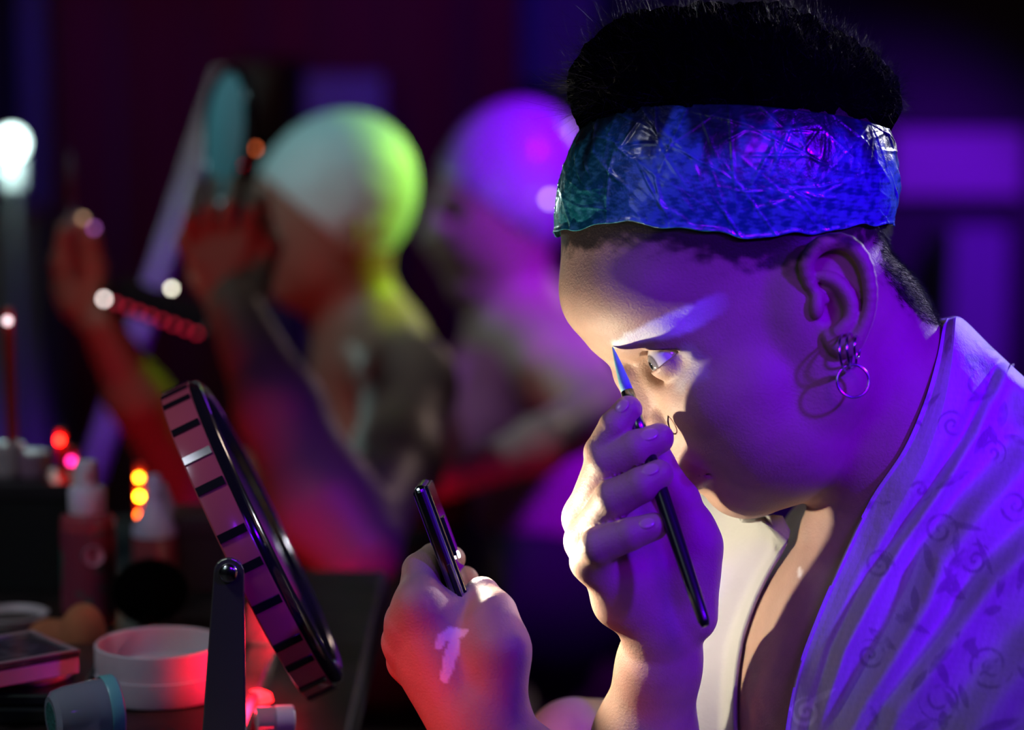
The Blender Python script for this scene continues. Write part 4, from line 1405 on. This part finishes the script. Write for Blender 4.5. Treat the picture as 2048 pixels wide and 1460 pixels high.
q = on_plane(284, 1150); dq = w2c(np.array(q))[1]
zz_ = lambda py: float(c2w(pd(284, py, dq))[2] - TABLE_Z)
led_glint_stick(284, 1150, [(zz_(948), (1.0, 0.30, 0.01), 26), (zz_(986), (1.0, 0.45, 0.01), 34), (zz_(1024), (1.0, 0.12, 0.01), 20), (zz_(1060), (1.0, 0.01, 0.01), 8)],
          'upright stick of red and amber LEDs behind the bottles', zz_(930))
q2_ = on_plane(128, 1140); dq = w2c(np.array(q2_))[1]
led_glint_stick(128, 1140, [(zz_(872), (1.0, 0.01, 0.005), 34)], 'single red LED on a thin stem left of the pink spray', zz_(862))
led_glint_stick(150, 1120, [(float(c2w(pd(150, 915, w2c(np.array(on_plane(150, 1120)))[1]))[2] - TABLE_Z), (1.0, 0.02, 0.25), 9)], 'pink LED on a stem just behind the spray nozzle', 0.085)
q3_ = on_plane(33, 1165); dq3 = w2c(np.array(q3_))[1]; h3 = float(c2w(pd(33, 631, dq3))[2] - TABLE_Z)
led_glint_stick(33, 1165, [(h3, (1.0, 0.75, 0.8), 3)], 'dim pink glint bead glowing on an added tall thin stem at the left edge', h3 + 0.005)  # added stem, its bead glows in place of a glint
# red puck light beside the mirror foot
p = on_plane(512, 1420)
puck = thing('red_puck_light', 'small red glowing puck light behind the mirror arm', 'lamp', p)
lathe_obj('housing', [(0.0, 0), (0.011, 0), (0.012, 0.002), (0.011, 0.006)], BLK, puck, n=28, cap=False)
lathe_obj('lens', [(0.0105, 0.0055), (0.0095, 0.0095), (0.005, 0.0118), (0.0, 0.0124)], mat('red_lens', (1, 0.1, 0.08), 0.3, emit=(1.0, 0.015, 0.02), estr=5), puck, n=28, cap=False)
lamp('red_puck_glow', 'POINT', Vector(p) + Vector((0, 0, 0.03)), None, (1.0, 0.01, 0.05), 0.16, 0.01)

# ---- dark boxes and jars at the back of the table
for px, py, sx, sy, hz, lb_ in ((30, 1180, 0.10, 0.06, 0.075, 'black cardboard box at the left end of the table back'),
                                (385, 1185, 0.05, 0.05, 0.05, 'small black box at the table back behind the mirror')):
    p = on_plane(px, py)
    bxt = thing('storage_box', lb_, 'box', p)
    obj('carton', box_mesh('carton', sx, sy, hz, BLK, 0.002), bxt, (0, 0.02, hz / 2))
    obj('lid', box_mesh('lid', sx + 0.003, sy + 0.003, 0.012, mat('box_lid', (0.02, 0.016, 0.02), 0.4), 0.001), bxt, (0, 0.02, hz + 0.0003))
for px, hz, col, lb_ in ((12, 0.024, (0.5, 0.42, 0.45), 'pale cream jar standing on the black cardboard box'), (64, 0.018, (0.35, 0.2, 0.3), 'low mauve jar beside the pale jar on the box')):
    p = on_plane(30, 1180)
    wxp = float(pd(px, 1000, w2c(np.array(p))[1])[0])
    lathe_obj('small_jar', [(0.0, 0), (0.010, 0), (0.011, 0.002), (0.011, hz * 0.6), (0.0095, hz * 0.62), (0.0118, hz * 0.64), (0.0118, hz), (0.0, hz + 0.0006)],
              mat('jar_plastic', col, 0.35), None, (wxp, p.y + 0.02, TABLE_Z + 0.0815), None, 30, label=lb_, cat='jar', cap=False)


# ------------------------------------------------------------------ the second and third sitters
def q(fl, px, py, d, rx, ryy, rz, k=0.02, rot=0, yaw=0, pitch=0, op='u'):
    s = d / F
    fl.ell(pd(px, py, d), np.array([rx, ryy, rz]) * s, rot3(rot, yaw, pitch), k, op)


def qc(fl, pts, k=0.012):
    fl.chain([pd(a, b, d) for a, b, d, r in pts], [r * d / F for a, b, d, r in pts], k)


def head2(fl, inflate=0):
    i = inflate
    q(fl, 672, 392, 2.55, 150 + i, 128 + i, 172 + i, 0.02, rot=35)
    q(fl, 630, 450, 2.55, 116 + i, 112 + i, 128 + i, 0.03, rot=20)


B2 = Field(); head2(B2)
q(B2, 640, 530, 2.55, 78, 90, 92, 0.03, rot=30)                 # jaw
qc(B2, [(548, 440, 2.55, 16), (528, 482, 2.55, 20)], 0.02)      # nose
q(B2, 556, 530, 2.55, 24, 44, 14, 0.012)                        # lips
q(B2, 580, 580, 2.55, 36, 44, 30, 0.02)                         # chin
q(B2, 700, 470, 2.55 - 0.062, 24, 10, 40, 0.008)                # ear
qc(B2, [(690, 540, 2.56, 84), (735, 690, 2.58, 88)], 0.03)
q(B2, 775, 930, 2.6, 165, 200, 270, 0.06, rot=-8)
qc(B2, [(760, 700, 2.55, 80), (812, 770, 2.36, 92)], 0.05)
qc(B2, [(812, 775, 2.36, 94), (790, 930, 2.24, 84), (712, 1090, 2.05, 82)], 0.03)
qc(B2, [(712, 1090, 2.05, 84), (650, 1010, 2.06, 104), (560, 820, 2.10, 84), (470, 625, 2.15, 54)], 0.02)
q(B2, 447, 535, 2.17, 74, 40, 76, 0.015, rot=6)
for a, b, c_, e in ((370, 482, 392, 372), (410, 464, 430, 360), (452, 456, 468, 358), (495, 462, 506, 372)):
    qc(B2, [(a, b, 2.155, 17), ((a + c_) / 2, (b + e) / 2, 2.14, 13), (c_, e, 2.155, 10)], 0.002)
    qc(B2, [(455, 590, 2.17, 44), (a, b, 2.155, 20)], 0.006)
qc(B2, [(505, 590, 2.17, 34), (536, 490, 2.17, 26), (524, 405, 2.17, 18)], 0.012)
# the other arm, reaching forward
qc(B2, [(730, 800, 2.80, 80), (560, 960, 2.66, 72), (400, 1010, 2.40, 66)], 0.03)
qc(B2, [(400, 1010, 2.40, 68), (280, 800, 2.32, 58), (200, 645, 2.28, 42)], 0.02)
q(B2, 160, 572, 2.28, 56, 34, 66, 0.02, rot=-10)
for a, b, c_, e in ((122, 525, 128, 458), (146, 510, 150, 440), (170, 512, 168, 446), (192, 528, 186, 470)):
    qc(B2, [(160, 600, 2.28, 34), (a, b, 2.265, 18), (c_, e, 2.25, 14)], 0.008)
v2, q2m = B2.mesh(pd(60, 1330, 1.95) * [1.15, 1, 1] - 0.02, [pd(985, 0, 2.7)[0], 2.95, pd(0, 180, 2.5)[2]], 0.0042, newton=1)
p2 = thing('person', 'second sitter with a green-lit cap holding up a hand mirror', 'person', Vector(c2w(pd(775, 1250, 2.6))))
SK2 = mat('skin_brown', (0.27, 0.13, 0.09), 0.5, spec=0.4)
b2o = place(obj('body', mesh_np('body', c2w(v2), q2m, mats=SK2)), p2)
CAPF = Field(); head2(CAPF, 6)


def half(fl, p0, p1, d):
    a = pd(p0[0], p0[1], d); b = pd(p1[0], p1[1], d)
    t = norm(b - a); n = norm(np.cross(t, [0, 1, 0]))
    if n[2] > 0: n = -n
    def fn(P): return -((P - a) @ n)
    fl.add('s', 0.004, fn, np.array([-9, -9, -9]), np.array([9, 9, 9]))


half(CAPF, (500, 330), (800, 588), 2.55)
vc, qc_ = CAPF.mesh(pd(480, 640, 2.4) * [1, 1, 1] - 0.03, pd(860, 190, 2.7) + 0.03, 0.0036, newton=1)
gc = fbm(vc.astype(float), 60, 61, 3)
cap2 = place(obj('wig_cap', mesh_np('wig_cap', c2w(vc), qc_, mats=mat('cap_cloth', (0.55, 0.66, 0.62), 0.6, bump=[(40, 0.4, 0.01)]))), p2)
TOP2 = Field(); q(TOP2, 775, 945, 2.6, 172, 208, 278, 0.02, rot=-8)
half(TOP2, (560, 880), (980, 985), 2.6)
TOP2.p[-1] = ('s', 0.004, (lambda g: (lambda P: -g(P)))(TOP2.p[-1][2]), TOP2.p[-1][3], TOP2.p[-1][4])
vt, qt = TOP2.mesh(pd(560, 1330, 2.3) - 0.03, pd(1000, 820, 2.95) + 0.03, 0.005, newton=1)
place(obj('vest', mesh_np('vest', c2w(vt), qt, mats=mat('vest_dark', (0.03, 0.014, 0.014), 0.8))), p2)

# hand mirror held up by the second sitter
hm = thing('hand_mirror', 'oval hand mirror with teal back held up in a raised hand', 'mirror', WP(452, 400, 2.19))
hn_ = norm([-0.90, -0.44, 0.05]); hu = norm([0.14, 0, 0.99]); hu = norm(hu - hn_ * (hu @ hn_)); hw = np.cross(hu, hn_)
mH = frame_to_world(pd(456, 265, 2.19), hw, hu, hn_)
for nm, prof, m_, sx, sy in (('frame', [(0.97, -0.006), (1.0, -0.004), (1.0, 0.003), (0.95, 0.005), (0.93, 0.002)], MBLK, 0.060, 0.060),
                             ('back', [(0.0, 0.004), (0.6, 0.0035), (0.94, 0.002)], mat('teal_back', (0.16, 0.38, 0.42), 0.5), 0.060, 0.060),
                             ('glass', [(0.0, -0.0045), (0.97, -0.0045)], MGL, 0.060, 0.060)):
    v, f = lathe(prof, 48, cap=False)
    put(obj(nm, mesh_np(nm, [(a * sx, b * sy, c) for a, b, c in v], faces=f, mats=m_)), hm, mH)
v, f = tube([(0, -0.058, 0), (0, -0.075, 0), (0, -0.14, 0)], [0.010, 0.009, 0.010], 14)
put(obj('handle', mesh_np('handle', v, faces=f, mats=MBLK)), hm, mH)

# brush in the second sitter's far hand
bq = thing('makeup_brush', 'slim dark brush held upright in the second sitter\'s far hand', 'brush', WP(150, 560, 2.25))
v, f = tube([np.array(WP(150, 560, 2.245)), np.array(WP(143, 400, 2.245))], [0.003, 0.0028], 10)
place(obj('handle', mesh_np('handle', v, faces=f, mats=mat('brush_red', (0.12, 0.01, 0.03), 0.3))), bq)
v, f = tube([np.array(WP(143, 402, 2.245)), np.array(WP(141, 340, 2.245)), np.array(WP(140, 300, 2.245))], [0.003, 0.0045, 0.001], 10)
place(obj('bristles', mesh_np('bristles', v, faces=f, mats=mat('bristle_dark', (0.06, 0.02, 0.04), 0.7))), bq)

# palette tray between the hands, its studs glowing in place of lit beads
tr = thing('studded_tray', 'black tray edged with small glowing red studs held below the mirror hand', 'tray', WP(300, 640, 2.27))
ta, tb_ = np.array(pd(196, 600, 2.25)), np.array(pd(402, 676, 2.25))
tdx = norm(tb_ - ta); tlen = np.linalg.norm(tb_ - ta)
tdy = norm([0.05, 0.96, 0.28]); tdy = norm(tdy - tdx * (tdx @ tdy)); tdz = np.cross(tdx, tdy)
mT = frame_to_world((ta + tb_) / 2, tdx, tdy, tdz)
put(obj('plate', box_mesh('plate', tlen, 0.085, 0.008, MBLK, 0.003, 2, (0, 0.045, 0))), tr, mT)
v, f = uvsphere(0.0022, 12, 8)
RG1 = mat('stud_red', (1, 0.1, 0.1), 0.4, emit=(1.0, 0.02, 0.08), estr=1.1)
WG1 = mat('stud_white', (1, 1, 1), 0.4, emit=(1.0, 0.85, 0.80), estr=11)  # emission put in for a white metal glint
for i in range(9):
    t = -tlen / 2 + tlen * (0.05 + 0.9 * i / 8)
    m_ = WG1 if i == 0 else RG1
    put(obj('glow_stud', mesh_np('glow_stud', [(a + t, b, c + 0.003) for a, b, c in v], faces=f, mats=m_)), tr, mT)
for nm_, px, py, d, es, col, lb_ in (('led_glint_bead', 343, 577, 2.16, 9, (1.0, 0.95, 0.75), 'small glowing bead for a warm white glint at the raised wrist'),
                                     ('led_glint_bead', 462, 146, 2.2, 8, (1.0, 0.85, 0.85), 'tiny glowing bead for a white glint on the tip of the hand mirror'),
                                     ('led_glint_bead', 510, 297, 2.3, 4, (1.0, 0.18, 0.05), 'tiny glowing orange bead between mirror and cap'),
                                     ('led_glint_bead', 188, 456, 2.236, 1.6, (0.75, 0.2, 0.9), 'tiny glowing bead for a violet ring glint above the far hand'),
                                     ('led_glint_bead', 166, 436, 2.238, 1.6, (1.0, 0.6, 0.35), 'tiny glowing bead for an amber ring glint above the far hand'),
                                     ):
    v, f = uvsphere(0.0024, 12, 8)  # glowing beads added in place of bright glints
    obj(nm_, mesh_np(nm_, v, faces=f, mats=mat('glint_glow', col, 0.4, emit=col, estr=es)), None, WP(px, py, d), None, lb_, 'light')

# third sitter, further back
B3 = Field()
q(B3, 1020, 370, 3.0, 138, 130, 170, 0.02, rot=25)
q(B3, 960, 450, 3.0, 104, 108, 124, 0.03, rot=25)
qc(B3, [(880, 440, 3.0, 12), (858, 482, 2.99, 17)], 0.02)
q(B3, 905, 535, 3.0, 22, 40, 12, 0.012)
q(B3, 935, 575, 3.0, 40, 46, 32, 0.02)
q(B3, 912, 428, 3.0 - 0.05, 26, 18, 12, 0.02, op='s')
qc(B3, [(1010, 520, 3.0, 80), (1040, 640, 3.02, 84)], 0.03)
q(B3, 1060, 900, 3.05, 190, 190, 300, 0.05)
qc(B3, [(1050, 660, 3.02, 90), (1120, 740, 2.84, 92)], 0.04)
qc(B3, [(1130, 745, 2.84, 86), (1210, 820, 2.66, 66), (1080, 890, 2.5, 52), (905, 958, 2.42, 36)], 0.02)
q(B3, 888, 965, 2.42, 42, 24, 26, 0.012, rot=-25)
qc(B3, [(880, 965, 2.42, 18), (845, 980, 2.41, 12)], 0.008); qc(B3, [(885, 978, 2.42, 17), (852, 998, 2.42, 12)], 0.008)
v3, q3m = B3.mesh(pd(780, 1330, 2.35) * [1.1, 1, 1] - 0.03, [pd(1300, 0, 2.9)[0], 3.32, pd(0, 170, 2.9)[2]], 0.0046, newton=1)
p3_ = thing('person', 'third sitter bathed in purple light behind the sitter\'s face', 'person', Vector(c2w(pd(1060, 1300, 3.05))))
place(obj('body', mesh_np('body', c2w(v3), q3m, mats=mat('skin_tan', (0.50, 0.27, 0.24), 0.5))), p3_)
C3 = Field()
q(C3, 1020, 370, 3.0, 146, 138, 178, 0.02, rot=25)
half(C3, (850, 330), (1180, 560), 3.0)
vc, qc_ = C3.mesh(pd(840, 600, 2.8) - 0.03, pd(1200, 160, 3.2) + 0.03, 0.0042, newton=1)
place(obj('head_wrap', mesh_np('head_wrap', c2w(vc), qc_, mats=mat('wrap_lilac', (0.50, 0.42, 0.60), 0.3, coat=0.4, bump=[(60, 0.5, 0.01)]))), p3_)
T3 = Field()
q(T3, 1060, 905, 3.05, 200, 200, 308, 0.05); qc(T3, [(1050, 690, 3.02, 96), (1130, 752, 2.84, 96)], 0.04)
vt, qt = T3.mesh(pd(820, 1330, 2.7) - 0.03, pd(1290, 580, 3.3) + 0.03, 0.005, newton=1)
place(obj('blouse', mesh_np('blouse', c2w(vt), qt, mats=mat('blouse_magenta', (0.50, 0.10, 0.30), 0.7, bump=[(18, 0.5, 0.02)]))), p3_)
v, f = uvsphere(0.004, 12, 8)  # glowing bead added on the wrap for a lilac spot of light
o = obj('wrap_glow_bead', mesh_np('wrap_glow_bead', v, faces=f, mats=mat('lilac_glow', (0.75, 0.45, 1.0), 0.4, emit=(0.75, 0.45, 1.0), estr=6)), None, WP(1100, 398, 2.9))
o.parent = p3_; o.matrix_parent_inverse = Matrix.Translation(p3_.location).inverted()

# trousers and stools for the two sitters behind
TRS = mat('dark_trousers', (0.015, 0.013, 0.018), 0.85)
STL = mat('stool_wood', (0.06, 0.035, 0.02), 0.5)
for pers, (hx, hy, hz), lbl in ((p2, np.array(WP(775, 1185, 2.62)), 'wooden stool under the second sitter'), (p3_, np.array(WP(1060, 1190, 3.05)), 'wooden stool under the third sitter')):
    L = Field(); hipc = np.array([hx, hy, hz])
    for sd in (-1, 1):
        hp = hipc + [0, 0.09 * sd, 0]; kn = hp + [-0.36, 0.04 * sd, -0.02]; an = np.array([kn[0] - 0.02, kn[1], 0.09]); to = an + [-0.15, 0, -0.05]
        L.chain([hp, kn, an, to], [0.092, 0.066, 0.045, 0.034], 0.02)
    L.ell(hipc, [0.13, 0.17, 0.11], None, 0.04)
    lv, lq = L.mesh(hipc - [0.70, 0.40, hz + 0.01], hipc + [0.22, 0.40, 0.16], 0.008, newton=1)
    lv[:, 2] = np.maximum(lv[:, 2], 0.002)
    place(obj('trousers', mesh_np('trousers', lv, lq, mats=TRS)), pers)
    st = thing('stool', lbl, 'stool', (hx, hy, 0))
    sh = hz - 0.115
    lathe_obj('seat', [(0.0, sh - 0.03), (0.15, sh - 0.03), (0.16, sh - 0.02), (0.16, sh - 0.006), (0.15, sh), (0.0, sh)], STL, st, n=32, cap=False)
    for ax_ in (-1, 1):
        for ay_ in (-1, 1):
            v, f = tube([(ax_ * 0.14, ay_ * 0.14, 0), (ax_ * 0.10, ay_ * 0.10, sh - 0.03)], [0.014, 0.016], 10)
            obj('leg', mesh_np('leg', v, faces=f, mats=STL), st)

# ------------------------------------------------------------------ sub-parts: hang small pieces on the part they belong to
bpy.context.view_layer.update()
SUB = {'fingernail': 'body', 'eyeball': 'body', 'nose_ring': 'body', 'loose_strands': 'hair', 'lid_frame': 'lid', 'camera_bump': 'back_panel',
       'torch_led': 'back_panel', 'button': 'frame', 'pivot_screw': 'yoke_arm', 'reflection_band': 'rim', 'glow_stud': 'plate', 'paper_label': 'body',
       'flower_print': 'label', 'spout': 'nozzle', 'trigger': 'collar', 'led_glint_bead': 'stem', 'powder': 'bowl', 'bristles': 'brush_head'}
for o in list(S.objects):
    if o.parent is None or o.parent.parent is not None: continue
    want = SUB.get(o.name.split('.')[0])
    if want is None: continue
    sib = [c for c in o.parent.children if c.name.split('.')[0] == want]
    if not sib: continue
    near = min(sib, key=lambda c: (c.matrix_world.translation - o.matrix_world.translation).length)
    mw = o.matrix_world.copy()
    o.parent = near
    o.matrix_parent_inverse = near.matrix_world.inverted()
    o.matrix_basis = mw
